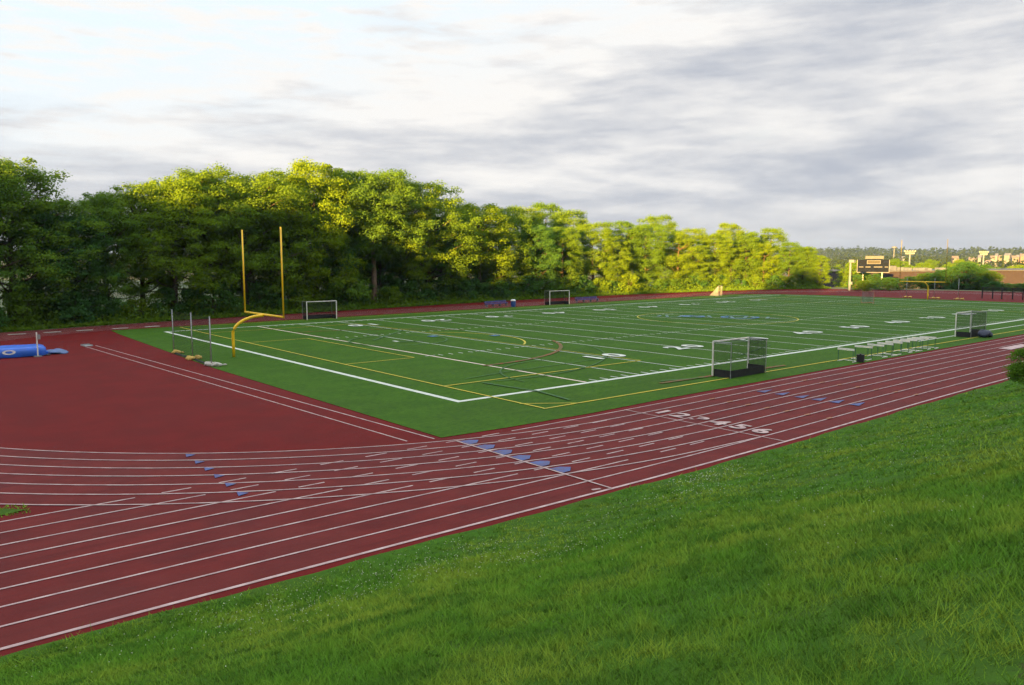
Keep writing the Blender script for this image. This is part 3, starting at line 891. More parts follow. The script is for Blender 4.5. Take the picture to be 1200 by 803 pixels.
# ------------------------------------------------------------------ nets and hockey goals
def net_panel(b, p00, p10, p11, p01, cell, w):
    """real mesh of flat strips over a quad"""
    p00, p10, p11, p01 = [Vector(p) for p in (p00, p10, p11, p01)]
    L1 = max((p10 - p00).length, (p11 - p01).length); L2 = max((p01 - p00).length, (p11 - p10).length)
    n1, n2 = max(1, int(L1 / cell)), max(1, int(L2 / cell))
    for i in range(n1 + 1):
        a, c = p00.lerp(p10, i / n1), p01.lerp(p11, i / n1)
        d = (p10 - p00).normalized() * w / 2
        b.quad(a - d, a + d, c + d, c - d)
    for j in range(n2 + 1):
        a, c = p00.lerp(p01, j / n2), p10.lerp(p11, j / n2)
        d = (p01 - p00).normalized() * w / 2
        b.quad(a - d, c - d, c + d, a + d)

def hockey_goal(loc, rz, depth, label, bottom_bar=False, flip=1):
    t = empty('hockey_goal', (loc[0], loc[1], .025), rz); tag(t, label, 'hockey goal', 'field hockey goals')
    w, h, dp = 3.66, 2.14, depth
    for x in (0, w):
        b = MB(); b.box((x, 0, h / 2), (.09, .07, h)); b.build('goal_post', MT['white_metal'], t)
    b = MB(); b.box((w / 2, 0, h - .04), (w - .09, .07, .08)); b.build('crossbar', MT['white_metal'], t)
    for x in (0, w):
        b = MB(); b.tube([(x, dp * .98, .0), (x, dp * .98, h - .03)], .022, 8); b.tube([(x, 0, h - .03), (x, dp, h - .03)], .024, 8)
        b.build('rear_frame', MT['grey_metal'], t)
        b = MB(); b.box((x + (.06 if x == 0 else -.06), dp / 2, .235), (.03, abs(dp) - .12, .45)); b.build('side_board', MT['black'], t)
    b = MB(); b.box((w / 2, dp * .95, .235), (w - .2, .03, .45)); b.build('back_board', MT['black'], t)
    if bottom_bar:
        b = MB(); b.box((w / 2, -.02 if dp > 0 else .02, .04), (w - .09, .09, .07)); b.build('ground_bar', MT['white_metal'], t)
    b = MB(); c_, ww = .075, .013
    y0, y1 = dp * .02, dp * .97
    net_panel(b, (0, y1, .46), (w, y1, .46), (w, y1, h - .05), (0, y1, h - .05), c_, ww)
    net_panel(b, (0, y0, h - .06), (w, y0, h - .06), (w, y1, h - .06), (0, y1, h - .06), c_, ww)
    for x in (.02, w - .02):
        net_panel(b, (x, y0, .46), (x, y1, .46), (x, y1, h - .06), (x, y0, h - .06), c_, ww)
    b.build('net', MT['net'], t)
    return t
hockey_goal((16.56, -3.11), 0, -1.3, 'white framed hockey goal with black boards beside the near sideline')
hockey_goal((52.5, -2.89), R(2), -1.3, 'white framed hockey goal at the right with a dark tarp behind', True)
hockey_goal((16.74, 53.04), R(-2), 1.3, 'white framed hockey goal nearest the far left trees')
hockey_goal((56.5, 55.26), R(-6), 1.3, 'white framed hockey goal between the two blue benches')

# dark tarp heap against the right goal
b = MB(); b.blob((0, 0, .28), (.7, .5, .36), 3, 18, 10, .16, 0.0); b.blob((.5, -.1, .22), (.42, .4, .28), 8, 14, 8, .16, 0.0)
o = b.build('tarp_bundle', MT['dark_tarp'], None, True, (53.9, -4.75, .03)); tag(o, 'lumpy dark navy tarp bundle behind the right hockey goal', 'tarp')

# ------------------------------------------------------------------ lacrosse nets
def lacrosse_goal(loc, rz, pipe, netm, label, cell):
    t = empty('lacrosse_goal', (loc[0], loc[1], .025), rz); tag(t, label, 'lacrosse goal', 'lacrosse goals')
    s = 1.83
    b = MB(); b.tube([(-s / 2, 0, 0), (-s / 2, 0, s), (s / 2, 0, s), (s / 2, 0, 0)], .03, 8); b.build('pipe_frame', pipe, t)
    b = MB(); b.tube([(-s / 2, 0, .03), (0, 2.0, .03), (s / 2, 0, .03)], .03, 8); b.build('base_frame', pipe, t)
    b = MB()
    for sg in (-1, 1):
        net_panel(b, (sg * s / 2, 0, .03), (0, 2.0, .03), (0, .35, s), (sg * s / 2, 0, s), cell, cell * .17)
    b.build('net', netm, t)
    return t
lacrosse_goal((98.6, 55.2), R(14), MT['steel_white'], MT['white_net'], 'sunlit white lacrosse net by the far red track', .2)
lacrosse_goal((96.0, 26.5), R(-80), MT['orange_pipe'], MT['white_net'], 'orange framed lacrosse net out on the far turf', .12)

# ------------------------------------------------------------------ backstop poles, net, sandbags
def net_pole(x, y, h, label):
    b = MB(); b.tube([(0, 0, 0), (0, 0, h)], .04, 10); b.tube([(0, 0, h), (0, 0, h + .04)], .05, 10)
    o = b.build('net_pole', MT['grey_metal'], None, True, (x, y, .0)); tag(o, label, 'pole', 'backstop net poles'); return o
def sandbag(x, y, rz, m, label, seed):
    b = MB()
    b.blob((0, 0, .12), (.34, .22, .16), seed, 16, 8, .16, 0.0); b.blob((-.15, .06, .2), (.17, .14, .11), seed + 3, 12, 8, .14)
    t = empty('sandbag', (x, y, .0), rz); tag(t, label, 'sandbag', 'sandbags on the net poles')
    b.build('sack', m, t, True)
    b = MB(); b.blob((.5, .02, .12), (.14, .07, .06), seed + 1, 10, 6, .1); b.build('tied_neck', m, t, True)
    return t
NP = [(-4.72, 30.2), (-4.75, 25.75), (-4.95, 21.3)]
for (x, y), s in zip(NP, ('leftmost', 'middle', 'rightmost')):
    net_pole(x, y, 3.3, f'thin grey net pole, {s} of three before the near goal post')
sandbag(NP[0][0] + .1, NP[0][1] - .3, -.9, MT['yellow_bag'], 'flat yellow sandbag on the leftmost near net pole', 21)
sandbag(NP[1][0] - .25, NP[1][1] - .3, -.7, MT['yellow_bag'], 'yellow sandbag lying left of the middle near net pole', 25)
sandbag(NP[1][0] + .35, NP[1][1] - .15, .9, MT['yellow_bag'], 'yellow sandbag slumped right of the middle near net pole', 28)
sandbag(NP[2][0] - .1, NP[2][1] + .15, -.6, MT['white_bag'], 'dirty white sandbag on the rightmost near net pole', 33)
sandbag(NP[2][0] + .2, NP[2][1] - .45, -.5, MT['white_bag'], 'smaller white sandbag leaning before the rightmost net pole', 37)
b = MB()
for (p, q) in ((NP[0], NP[1]), (NP[1], NP[2])):
    net_panel(b, (*p, .12), (*q, .12), (*q, 3.2), (*p, 3.2), .12, .016)
    b.tube([(*p, .06), ((p[0] + q[0]) / 2 - .05, (p[1] + q[1]) / 2, .05), (*q, .06)], .07, 6)
tag(b.build('backstop_net', MT['net']), 'thin dark net hung between the three near poles', 'net')
FP = [(117.5, 30.2), (117.5, 25.6), (117.5, 21.8)]
for (x, y), s in zip(FP, ('leftmost', 'middle', 'rightmost')):
    net_pole(x, y, 3.4, f'thin grey net pole, {s} of three behind the far goal post')
    sandbag(x - .3, y, 1.4, MT['yellow_bag'], f'yellow sandbag on the {s} far net pole', int(y * 7))
    sandbag(x - .2, y - .7, 1.9, MT['yellow_bag'], f'yellow sandbag lying right of the {s} far net pole', int(y * 5))

# ------------------------------------------------------------------ hurdles
HP = [(28.91, -5.0), (31.3, -5.05), (32.95, -5.1), (34.4, -5.1), (35.8, -5.08), (37.1, -5.05), (38.3, -5.05), (39.3, -5.1), (40.2, -5.1), (41.3, -5.2)]
t0 = empty('hurdle', (0, 0, 0))
b = MB(); b.box((0, 0, .86), (.06, 1.22, .13)); b.build('bar', MT['white_metal'], t0)
for s in (-1, 1):
    b = MB(); b.box((0, s * .55, .40), (.035, .035, .79)); b.build('upright', MT['green_bar'], t0)
    b = MB(); b.box((.32, s * .55, .03), (.72, .045, .045)); b.build('foot', MT['white_metal'], t0)
b = MB(); b.box((.66, 0, .035), (.045, 1.06, .045)); b.build('base_bar', MT['white_metal'], t0)
for i, (x, y) in enumerate(HP):
    o = t0 if i == 0 else copy_thing(t0, (0, 0, 0))
    o.location = (x, y, .026); o.rotation_euler = (0, 0, random.uniform(-.12, .12) + (math.pi if i % 3 == 1 else 0))
    s = 'nearest' if i == 0 else ('last' if i == 9 else ORD[i])
    tag(o, f'white-barred hurdle, {s} in the row counted from the black bag', 'hurdle', 'hurdles stored beside the track')
b = MB(); b.box((0, 0, .27), (.42, .44, .5), .3); b.box((0, 0, .55), (.26, .08, .06), .3)
tag(b.build('equipment_bag', MT['black'], None, False, (29.5, -5.75, .026)), 'black boxy equipment bag standing at the nearest hurdle', 'bag')

# ------------------------------------------------------------------ benches, bin
def bench(x, y, rz, L, label):
    t = empty('bench', (x, y, .0), rz); tag(t, label, 'bench', 'benches along the far track')
    b = MB(); b.box((0, 0, .44), (L, .36, .12)); b.build('seat', MT['bench_blue'], t)
    b = MB(); b.box((0, .24, .70), (L, .05, .24)); b.build('backrest', MT['bench_blue'], t)
    for k in range(4):
        xx = -L / 2 + .2 + k * (L - .4) / 3
        b = MB(); b.box((xx, 0, .19), (.06, .34, .38)); b.box((xx, .205, .55), (.05, .02, .5)); b.build('leg', MT['grey_metal'], t)
bench(49.0, 58.6, R(12), 5.0, 'long purple-blue bench left of the blue bin')
bench(66.6, 57.5, R(4), 5.4, 'long purple-blue bench right of the far hockey goal')
t = empty('trash_bin', (50.2, 56.2, 0)); tag(t, 'blue trash barrel with a white lid beside the far bench', 'trash bin')
b = MB(); b.tube([(0, 0, .02), (0, 0, .4), (0, 0, .85)], [.33, .37, .36], 16); b.build('barrel', MT['bin_blue'], t, False)
b = MB(); b.tube([(0, 0, .85), (0, 0, .98), (0, 0, 1.08)], [.4, .39, .2], 16); b.build('lid', MT['white_plastic'], t, False)

# ------------------------------------------------------------------ pole vault pit
t = empty('landing_mat', (-12.35, 34.95, 0), R(180 - 4)); tag(t, 'big blue landing mat lying on the red track apron', 'landing mat')
b = MB()
L, D, Hh = 8.5, 2.8, .7
nx_, vsx, fsx = 24, [], []
prof = [(0, .04), (-.06, .2), (-.05, .45), (.03, .63), (.25, .70), (D * .5, .66), (D - .25, .70), (D, .6), (D, .04)]
for i in range(nx_ + 1):
    x = L * i / nx_
    e = min(1, min(x, L - x) / .35)
    for (y, z) in prof:
        k = .78 + .22 * math.sqrt(e)
        dent = .05 * math.exp(-((x - 3.4) / .12) ** 2) + .05 * math.exp(-((x - 6.2) / .12) ** 2)
        vsx.append((x, -(y * k + D / 2 * (1 - k)) + .0, z * (.86 + .14 * math.sqrt(e)) - (dent if z > .4 else 0) + .015 * math.sin(x * 2.3 + y)))
m_ = len(prof)
for i in range(nx_):
    for j in range(m_ - 1):
        fsx.append((i * m_ + j, (i + 1) * m_ + j, (i + 1) * m_ + j + 1, i * m_ + j + 1))
fsx.append(tuple(range(m_))); fsx.append(tuple(nx_ * m_ + j for j in range(m_ - 1, -1, -1)))
b.add(vsx, fsx); b.build('cover', MT['blue_vinyl'], t, True)
b = MB(); b.box((L / 2 - .3, -D / 2, .03), (L - .1, D - .3, .06)); b.build('pallet_shadow', MT['black'], t)  # black slab: pallet and the shadow under the mat's right end in one
b = MB()
ring = [(2.35 + .42 * math.cos(a), .075, .42 + .17 * math.sin(a)) for a in np.linspace(0, 2 * math.pi, 25)]
for i in range(24):
    p, q = Vector(ring[i]), Vector(ring[i + 1]); c = Vector((2.35, .075, .42))
    b.quad(p, q, c.lerp(q, .55), c.lerp(p, .55))
b.build('white_badge', MT['white_plastic'], t)
b = MB(); b.box((.0, -1.6, .11), (.35, 1.5, .2)); b.build('end_flap', MT['blue_vinyl'], t)
# low pad beside it
b = MB(); b.blob((0, 0, .08), (.7, 1.3, .18), 12, 20, 10, .18, 0.0)
tag(b.build('low_pad', MT['dull_blue'], None, True, (-11.5, 36.6, .0)), 'low dull-blue pad at the right end of the landing mat', 'pad')
t = empty('vault_standard', (-12.95, 34.7, 0)); tag(t, 'white upright bar standard with a grey box before the landing mat', 'vault standard')
b = MB(); b.box((0, 0, .9), (.08, .08, 1.8)); b.build('post', MT['white_metal'], t)
b = MB(); b.box((.12, 0, 1.45), (.2, .16, .34)); b.build('slide_box', MT['grey_metal'], t)
b = MB(); b.box((0, 0, .04), (.5, .3, .07)); b.build('base', MT['grey_metal'], t)
t = empty('vault_box', (-8.6, 40.3, 0), R(94)); tag(t, 'small grey vault planting box at the end of the runway', 'vault box')
b = MB(); b.box((0, .3, .05), (1.0, .05, .09)); b.box((0, -.3, .05), (1.0, .05, .09)); b.box((.5, 0, .07), (.06, .66, .13)); b.build('rim', MT['grey_metal'], t)
b = MB(); b.box((0, 0, .03), (.94, .54, .03), 0, .02); b.build('sloping_floor', MT['grey_metal'], t)

# ------------------------------------------------------------------ fence at the far right
t = empty('chain_link_fence', (124.3, 14, 0)); tag(t, 'low dark fence on posts along the far red bend', 'fence')
b = MB()
FPY = [20.6, 19.0, 17.6, 16.0, 14.5, 12.9, 11.3, 9.7, 8.1, 6.5]
for y in FPY:
    c = MB(); c.tube([(0, y - 14, 0), (0, y - 14, 1.9)], .1, 8); c.build('fence_post', MT['black'], t)
b.tube([(0, 6.6, 1.85), (0, -7.5, 1.85)], .05, 6); b.build('top_rail', MT['black'], t)
b = MB(); net_panel(b, (.02, 6.6, 1.1), (.02, -7.5, 1.1), (.02, -7.5, 1.85), (.02, 6.6, 1.85), .2, .06); b.build('mesh_panel', MT['net'], t)

# ------------------------------------------------------------------ beyond the far end
def gz(p): return far_z(p.x, p.y)
# white lamp post at the track edge
p = survey(995.5, 338.5, 166)
t = empty('lamp_post', (p.x, p.y, -.05)); tag(t, 'thick white sunlit post with a box head left of the scoreboard', 'lamp post')
b = MB(); b.tube([(0, 0, 0), (0, 0, 6.3)], [.26, .2], 12); b.build('pole', MT['steel_white'], t)
b = MB(); b.box((-.0, -.35, 6.2), (.7, 1.1, .6)); b.build('box_head', MT['steel_white'], t)
b = MB(); b.box((-.1, -.35, 1.6), (.4, .5, .6)); b.build('junction_box', MT['steel_white'], t)

# scoreboard
D_ = 190.0
def pt(u, v, d=D_): return survey(u, v, d)
c = pt(1022, 309); fz = R(180) + math.atan2(c.y - CAM[1], c.x - CAM[0])
t = empty('scoreboard', (c.x, c.y, gz(c)), fz - math.pi / 2); tag(t, 'dark scoreboard with a white header on posts beyond the far track', 'scoreboard')
S = D_ / FPX; zb_ = pt(1022, 319).z - gz(c); zt_ = pt(1022, 303.5).z - gz(c); hh = zt_ - zb_; ww = 34.5 * S
def sb(name, u0, u1, v0, v1, m, pr, th=.08):
    x0, x1 = (u0 - 1022) * S, (u1 - 1022) * S
    za, zc = pt(1022, v1).z - gz(c), pt(1022, v0).z - gz(c)
    bb = MB(); bb.box((-(x0 + x1) / 2, pr, (za + zc) / 2), (x1 - x0, th, zc - za)); return bb.build(name, m, t)
# local +y points back to the field after the rotation; x runs right to left
sb('board', 1006.5, 1040, 304.5, 319, MT['board'], 0, .4)
sb('upper_board', 1015, 1033, 303.6, 304.5, MT['board'], 0, .4)
sb('header_sign', 1014.5, 1034, 300, 303.6, MT['board_light'], .02, .36)
for (u0, u1) in ((1016.5, 1017.0), (1030.5, 1031.0)): sb('window_rim', u0, u1, 305.2, 309.4, MT['roof_white'], .25)
for (v0, v1) in ((305.2, 305.6), (309.0, 309.4)): sb('window_rim', 1017.0, 1030.5, v0, v1, MT['roof_white'], .25)
sb('display', 1017.0, 1030.5, 305.6, 309.0, MT['black'], .22)
for (u0, u1) in ((1008, 1012.8), (1015, 1020.5), (1024, 1033), (1035.5, 1039)): sb('caption_strip', u0, u1, 312.4, 313.6, MT['board_light'], .24)
for (u0, u1) in ((1005.9, 1006.5), (1040, 1040.6)): sb('side_rim', u0, u1, 304.5, 319.4, MT['roof_white'], .1, .3)
sb('bottom_rim', 1006.5, 1040, 319, 319.6, MT['roof_white'], .1, .3)
for u in (1012.5, 1033):
    bb = MB(); bb.box((-(u - 1022) * S, -.15, zb_ / 2 - .2), (.25, .25, zb_ + .4)); bb.build('post', MT['grey_metal'], t)

# long brick building in the valley
D_ = 236.0
pa, pb = survey(990, 319, D_ - 6), survey(1275, 320, D_ + 14)
g0 = -6.7
ax = Vector((pb.x - pa.x, pb.y - pa.y, 0)); Lb = ax.length; rzb = math.atan2(ax.y, ax.x)
t = empty('brick_building', (pa.x, pa.y, g0), rzb); tag(t, 'long low brick building with pale roof edge beyond the scoreboard', 'building')
Hb = pa.z - g0
b = MB(); b.box((Lb / 2, 12, Hb / 2), (Lb, 24, Hb)); b.build('wall', MT['brick'], t)
b = MB(); b.box((Lb / 2, 12, Hb + .15), (Lb + .5, 24.5, .3)); b.build('parapet', MT['parapet'], t)
k = 3.0
while k < Lb - 3:
    w = MB(); w.box((k, -.03, Hb * .5), (2.0, .12, 1.5)); wo = w.build('window', MT['parapet'], t)
    w = MB(); w.box((k, -.10, Hb * .5), (1.8, .06, 1.3)); w.build('pane', MT['glass'], wo)
    k += 4.6
for (u, w_, h_) in ((1040, 1.5, 1.0), (1050, 1.1, 2.2), (1059.5, 1.6, 1.5), (1071, 1.5, 1.3), (1090, 4, 1.2), (1097, 3, 1.0), (1172.5, 2.8, 1.35), (1120, 3, 1.2)):
    q = survey(u, 319, D_); lx = (Vector((q.x, q.y, 0)) - Vector((pa.x, pa.y, 0))).dot(ax.normalized())
    w = MB(); w.box((lx, 3.5, Hb + .3 + h_ * .32), (w_ * .8, 2.5, h_ * .64)); w.build('rooftop_unit', MT['roof_white'], t)

# stadium light towers
def light_tower(u, vtop, vb, dist, label, rows=2, wpx=12):
    q = survey(u, vtop, dist); zg = -6.6; s = dist / FPX
    tt_ = empty('light_tower', (q.x, q.y, zg), math.atan2(q.y - CAM[1], q.x - CAM[0]) - math.pi / 2); tag(tt_, label, 'light tower', 'floodlight towers')
    H = q.z - zg
    bb = MB(); bb.tube([(0, 0, 0), (0, 0, H)], [1.1 * s, .8 * s], 10); bb.build('pole', MT['steel_white'], tt_)
    for r_ in range(rows):
        zz = H - .1 - r_ * 2.6 * s
        cr = MB(); cr.box((0, 0, zz - .9 * s), (wpx * s * (1 - .25 * r_), .2, .25)); ca = cr.build('crossarm', MT['steel_white'], tt_)
        for k in range(5):
            xx = (k - 2) / 2 * wpx * s * (1 - .25 * r_) * .45
            l_ = MB(); l_.box((xx, -.3, zz), (1.7 * s, .4, 1.7 * s)); l_.build('floodlight', MT['steel_white'], ca)
light_tower(1066.5, 294, 320, 320, 'white floodlight tower beside the far goal post')
light_tower(1153, 295, 312, 360, 'white floodlight tower at the right above the dark trees', 2, 9)

# water tower and ridge buildings, far off
q = survey(1048, 290, 1500); s = 1500 / FPX
t = empty('water_tower', (q.x, q.y, -6)); tag(t, 'tiny white water tower on the distant skyline', 'water tower')
b = MB(); b.blob((0, 0, q.z + 6), (3.0 * s, 3.0 * s, 1.4 * s), 1, 16, 8, 0); b.build('tank', MT['house_white'], t, True)
b = MB(); b.tube([(0, 0, 0), (0, 0, q.z + 6)], 1.0, 8); b.build('column', MT['house_white'], t)
MT['chimney'] = mat('pale_brick', (.45, .3, .22), None, 1, .8)

# houses
HS = [(1163, 303.5, 4.2, 3.0, 'house_white'), (1172, 303, 3.5, 2.6, 'house_cream'), (1181, 301.5, 5.5, 4.0, 'house_white'), (1188, 304, 4.5, 2.6, 'house_white'), (1193, 302.8, 3.2, 3.0, 'house_pink'),
      (1198, 302, 4.5, 3.4, 'house_pink'), (1193.5, 307, 4, 2.4, 'house_cream'), (1178, 307.5, 2.6, 2.4, 'house_white'), (1140, 305, 7.5, 2.2, 'house_cream'), (1148, 303.6, 3, 3.2, 'house_white'),
      (1157, 308.5, 7, 2.2, 'house_white'), (1119, 303.6, 6, 1.6, 'house_cream'), (1058, 304.5, 3, 1.6, 'house_white'), (1185, 309.5, 3, 1.8, 'house_cream'), 
      (1168, 300.8, 2.4, 1.6, 'house_white'), (1203, 305, 4, 3, 'house_white')]
HL = ['first', 'second', 'third', 'fourth', 'fifth', 'sixth', 'seventh', 'eighth', 'ninth', 'tenth', 'eleventh', 'twelfth', 'thirteenth', 'fourteenth', 'fifteenth', 'sixteenth', 'seventeenth', 'eighteenth', 'nineteenth', 'twentieth', 'last']
for i, (u, v, wp, hp, m) in enumerate(sorted(HS)):
    dist = 640 + (i * 97) % 260 if v > 299 else 1500
    s = dist / FPX; q = survey(u, v, dist)
    t = empty('house', (q.x, q.y, -6.6), math.atan2(q.y - CAM[1], q.x - CAM[0]) - math.pi / 2 + random.uniform(-.3, .3))
    cn = {'house_white': 'white', 'house_cream': 'cream', 'house_pink': 'pinkish'}[m]
    tag(t, f'tiny {cn} house in the distant valley, {HL[i]} counting from the left', 'house', 'houses in the distant valley')
    top = q.z + 6.6 + hp * s / 2; w2 = wp * s / 2
    b = MB(); b.box((0, 0, top / 2), (2 * w2, 8, top)); b.build('wall', MT[m], t)
    b = MB()
    b.add([(-w2 - .3, -4.3, top), (w2 + .3, -4.3, top), (w2 + .3, 4.3, top), (-w2 - .3, 4.3, top), (-w2 - .3, 0, top + 2.2), (w2 + .3, 0, top + 2.2)], [(0, 1, 5, 4), (2, 3, 4, 5), (0, 4, 3), (1, 2, 5)])
    b.build('roof', MT['house_roof'] if i % 3 else MT['house_white'], t)

# trees past the far bend
FARD = [(1003, 322, 168, 7), (1014, 329, 162, 0), (1027, 320.5, 172, 4), (1040, 325, 166, 7), (1052, 326, 170, 4), (1066, 324, 175, 7), (1080, 321, 180, 0), (1092, 320, 185, 4), (1104, 316, 182, 7), (1117, 312, 178, 4),
        (1132, 307, 176, 7), (1146, 310, 180, 4), (1157, 318, 175, 0), (1166, 330, 170, 7), (1178, 332, 168, 4), (1190, 332.5, 168, 7), (1203, 332, 168, 4)]
FARL = ['at the white lamp post', 'left under the scoreboard', 'under the scoreboard centre', 'under the scoreboard right edge', 'left of the far goal post', 'behind the far left net pole', 'behind the far goal post crossbar', 'right of the far goal post base',
        'beside the right goal upright', 'right of the right goal upright', 'tallest of the right-hand clump', 'below the right floodlight tower', 'at the left end of the bare brick wall', 'left under the bare brick wall', 'before the brick wall middle', 'before the brick wall right part', 'at the right picture edge']
for (u, v, dist, var), l in zip(FARD, FARL):
    q = survey(u, v, dist); zg = far_z(q.x, q.y) - .2
    plant_tree(q.x, q.y, zg, (q.z - zg) * 1.02, var, f'dark rounded tree beyond the far bend, {l}', 'dark trees beyond the far bend', wide=1.5 if v < 325 else 2.3)
FARY = [(1001, 306, 200, 1), (1047, 303.5, 290, 1), (1056, 307, 300, 5), (1082, 308, 300, 5), (1091, 304, 420, 1), (1112, 309, 310, 2), (1126, 304, 265, 1), (1138, 309, 270, 5), (1166, 313, 275, 2), (1187, 312, 280, 1), (1197, 311, 285, 5), (1207, 312, 290, 2), (1147, 313, 300, 5), (1072, 311, 330, 2)]
FYL = ['beside the white lamp post', 'right of the scoreboard', 'behind the left goal upright', 'right of the left floodlight tower', 'farthest behind the far crossbar', 'left of the right goal upright', 'brightest above the dark clump', 'behind the dark clump',
       'left of the rooftop box', 'right of the rooftop box', 'near the right edge above the brick wall', 'cut by the right picture edge', 'under the right floodlight tower', 'beside the left floodlight tower']
for (u, v, dist, var), l in zip(FARY, FYL):
    q = survey(u, v, dist); zg = -6.6
    plant_tree(q.x, q.y, zg, q.z - zg, var, f'sunlit yellow-green tree {l}', 'sunlit trees past the brick building', wide=1.15)

# far wooded valley and ridge, one mass
cen = []; siz = []
n = 60000
a = RNG.uniform(-R(32), R(34), n) + R(25); r = np.exp(RNG.uniform(np.log(330), np.log(2900), n))
x = 20 + r * np.cos(a); y = 20 + r * np.sin(a)
cl_ = .5 + .5 * np.sin(x * .031 + 2 * np.sin(y * .023)) * np.sin(y * .037 + x * .011)
hmax = (5 + 9 * cl_) * np.where(r > 1500, 1.3, 1.0)
z = np.array([far_z(px, py) for px, py in zip(x, y)]) + RNG.random(n) * hmax
keep = (r > 500) | (cl_ > .45)
x, y, z, r = x[keep], y[keep], z[keep], r[keep]; n = len(x)
nor = RNG.normal(size=(n, 3)); nor[:, 2] = np.abs(nor[:, 2]) + .3; nor /= np.linalg.norm(nor, axis=1)[:, None]
o = bpy.data.objects.new('distant_woods', np_mesh('distant_woods', leaf_quads(np.stack([x, y, z], 1), nor, .0016 * r * RNG.uniform(.8, 1.6, n), RNG), 4, MT['leaf_far'])); COL.objects.link(o)
tag(o, 'wooded valley and ridge far off along the skyline', 'woods', kind='stuff')

# air between the camera and the skyline
b = MB(); b.box((20, 20, 32), (6400, 6400, 84))
hz_m = bpy.data.materials.new('pale_air'); hz_m.use_nodes = True
g = N(hz_m.node_tree); g.n.clear()
ho = g.new('ShaderNodeOutputMaterial'); hv = g.new('ShaderNodeVolumePrincipled')
hv.inputs['Color'].default_value = (.58, .78, 1.0, 1); hv.inputs['Density'].default_value = .00010; hv.inputs['Anisotropy'].default_value = .65
g.l.new(hv.outputs[0], ho.inputs['Volume'])
tag(b.build('haze', hz_m), kind='stuff')

# ------------------------------------------------------------------ light, sky
EL, SAZ = 6.0, 22.0
sun = bpy.data.lights.new('sun', 'SUN'); sun.energy = 5.0; sun.angle = R(.5); sun.color = (1.0, .55, .13)
so = bpy.data.objects.new('sun', sun); COL.objects.link(so)
trav = Vector((math.cos(R(SAZ)) * math.cos(R(EL)), math.sin(R(SAZ)) * math.cos(R(EL)), -math.sin(R(EL))))
so.rotation_euler = trav.to_track_quat('-Z', 'Y').to_euler()

world = bpy.data.worlds.new('World'); scene.world = world; world.use_nodes = True
g = N(world.node_tree); g.n.clear()
out = g.new('ShaderNodeOutputWorld')
sky = g.new('ShaderNodeTexSky', sky_type='NISHITA', sun_disc=False)
sky.sun_elevation = R(EL); sky.sun_rotation = R(248); sky.air_density = 1.0; sky.dust_density = 1.5
bg1 = g.new('ShaderNodeBackground'); g.l.new(sky.outputs[0], bg1.inputs[0]); bg1.inputs[1].default_value = .05
tc = g.new('ShaderNodeTexCoord').outputs['Generated']
sx = g.new('ShaderNodeSeparateXYZ'); g.l.new(tc, sx.inputs[0])
X, Y, Z = sx.outputs
# direction measured from north-east (az, radians, left positive) and elevation in degrees
az = g.m('SUBTRACT', g.m('ARCTAN2', Y, X), YAW); el = g.m('MULTIPLY', g.m('ARCSINE', Z), 57.2958); azd = g.m('MULTIPLY', az, 57.2958)
zz = g.m('ADD', g.m('MAXIMUM', Z, 0.0), .11)
cp = g.new('ShaderNodeCombineXYZ'); g.l.new(g.m('DIVIDE', X, zz), cp.inputs[0]); g.l.new(g.m('DIVIDE', Y, zz), cp.inputs[1])
P = cp.outputs[0]
mp = g.new('ShaderNodeMapping'); g.l.new(P, mp.inputs[0]); mp.inputs['Rotation'].default_value = (0, 0, R(39.6)); mp.inputs['Scale'].default_value = (.75, 1.1, 1)
n1 = g.noise(mp.outputs[0], .85, 9, .57, .15)
n2 = g.noise(mp.outputs[0], .42, 4, .5)
ca = g.new('ShaderNodeCombineXYZ'); g.l.new(g.m('MULTIPLY', az, 2.2), ca.inputs[0]); g.l.new(g.m('ADD', g.m('MULTIPLY', el, .22), g.m('MULTIPLY', az, .35)), ca.inputs[1])
n3 = g.noise(ca.outputs[0], 5.5, 7, .6, .3)
n4 = g.noise(ca.outputs[0], 1.25, 9, .56, .15)
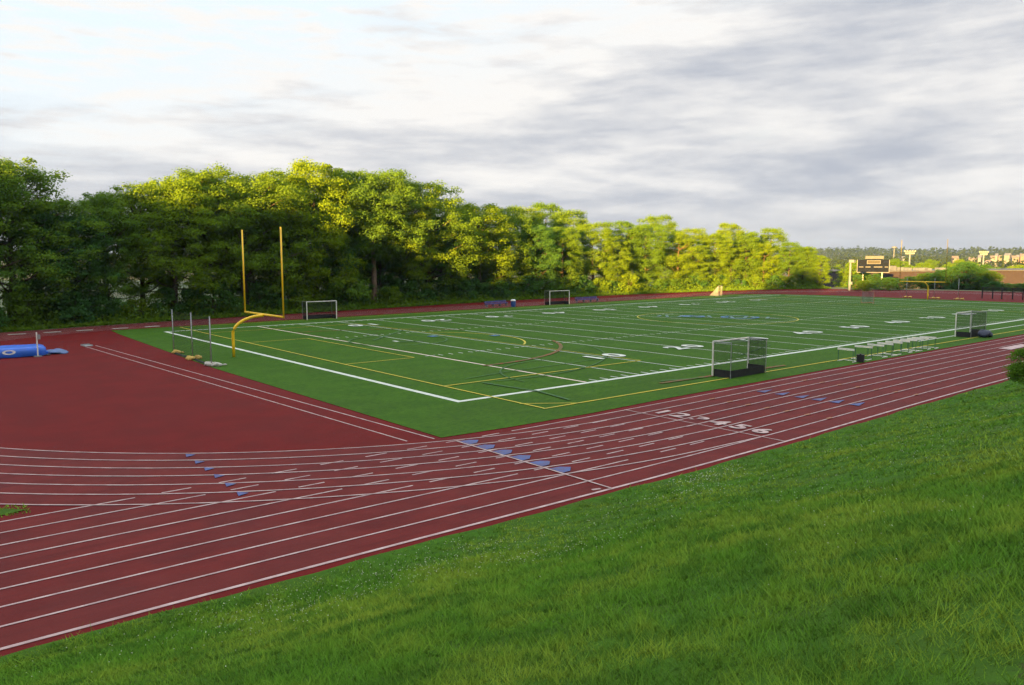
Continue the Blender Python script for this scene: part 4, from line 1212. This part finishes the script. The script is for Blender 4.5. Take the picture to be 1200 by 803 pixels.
# thin high white veil on the left, a broken grey deck on the right, layered low bands
veil = g.step(g.m('ADD', g.m('ADD', el, g.m('MULTIPLY', g.m('MINIMUM', azd, 0.0), .36)), g.m('MULTIPLY', n4, 7.0)), 10.3, 17.5)
deck = g.m('ADD', g.m('ADD', g.m('MULTIPLY', n1, .6), g.m('MULTIPLY', n4, .5)), g.m('ADD', g.m('MULTIPLY', n2, .12), g.m('MULTIPLY', n3, .2)))
left = g.m('MULTIPLY', g.step(azd, -18.0, 10.0), .15)
bright = g.m('ADD', g.m('ADD', g.m('MULTIPLY', g.step(deck, .56, .86), .95), left), g.m('MULTIPLY', veil, .52), clamp=True)
kg, kw = 1 / 8.1, 1 / 8.1
grey = (.50 * kg, .53 * kg, .60 * kg); white = (.97 * kw, .945 * kw, .91 * kw); pale = (.84 * kw, .97 * kw, 1.06 * kw)
c1 = g.mix(bright, grey, white)
c1 = g.mix(g.m('MULTIPLY', g.m('MULTIPLY', g.step(g.m('ADD', el, g.m('MULTIPLY', azd, .25)), 10, 22), g.step(n3, .35, .6)), .9), c1, pale)
hz = g.m('SUBTRACT', 1.0, g.step(el, 0.0, 5.0))
c1 = g.mix(g.m('MULTIPLY', hz, .75), c1, (.61 * kg, .615 * kg, .65 * kg))
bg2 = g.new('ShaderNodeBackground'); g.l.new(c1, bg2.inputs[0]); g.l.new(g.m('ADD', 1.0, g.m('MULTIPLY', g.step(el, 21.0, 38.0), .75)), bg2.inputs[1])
cover = g.m('SUBTRACT', 1.0, g.m('MULTIPLY', g.step(n2, .6, .75), .2))
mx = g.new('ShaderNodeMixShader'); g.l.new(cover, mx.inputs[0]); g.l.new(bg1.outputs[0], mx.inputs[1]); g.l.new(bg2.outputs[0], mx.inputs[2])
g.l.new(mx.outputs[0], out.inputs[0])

scene.view_settings.view_transform = 'Standard'; scene.view_settings.look = 'None'
scene.view_settings.exposure = 3.05; scene.view_settings.gamma = 1.0
scene.view_settings.use_curve_mapping = False
scene.cycles.max_bounces = 6; scene.cycles.diffuse_bounces = 3; scene.cycles.transparent_max_bounces = 4
scene.cycles.use_denoising = True
try:
    scene.cycles.denoising_prefilter = 'FAST'
except Exception:
    pass
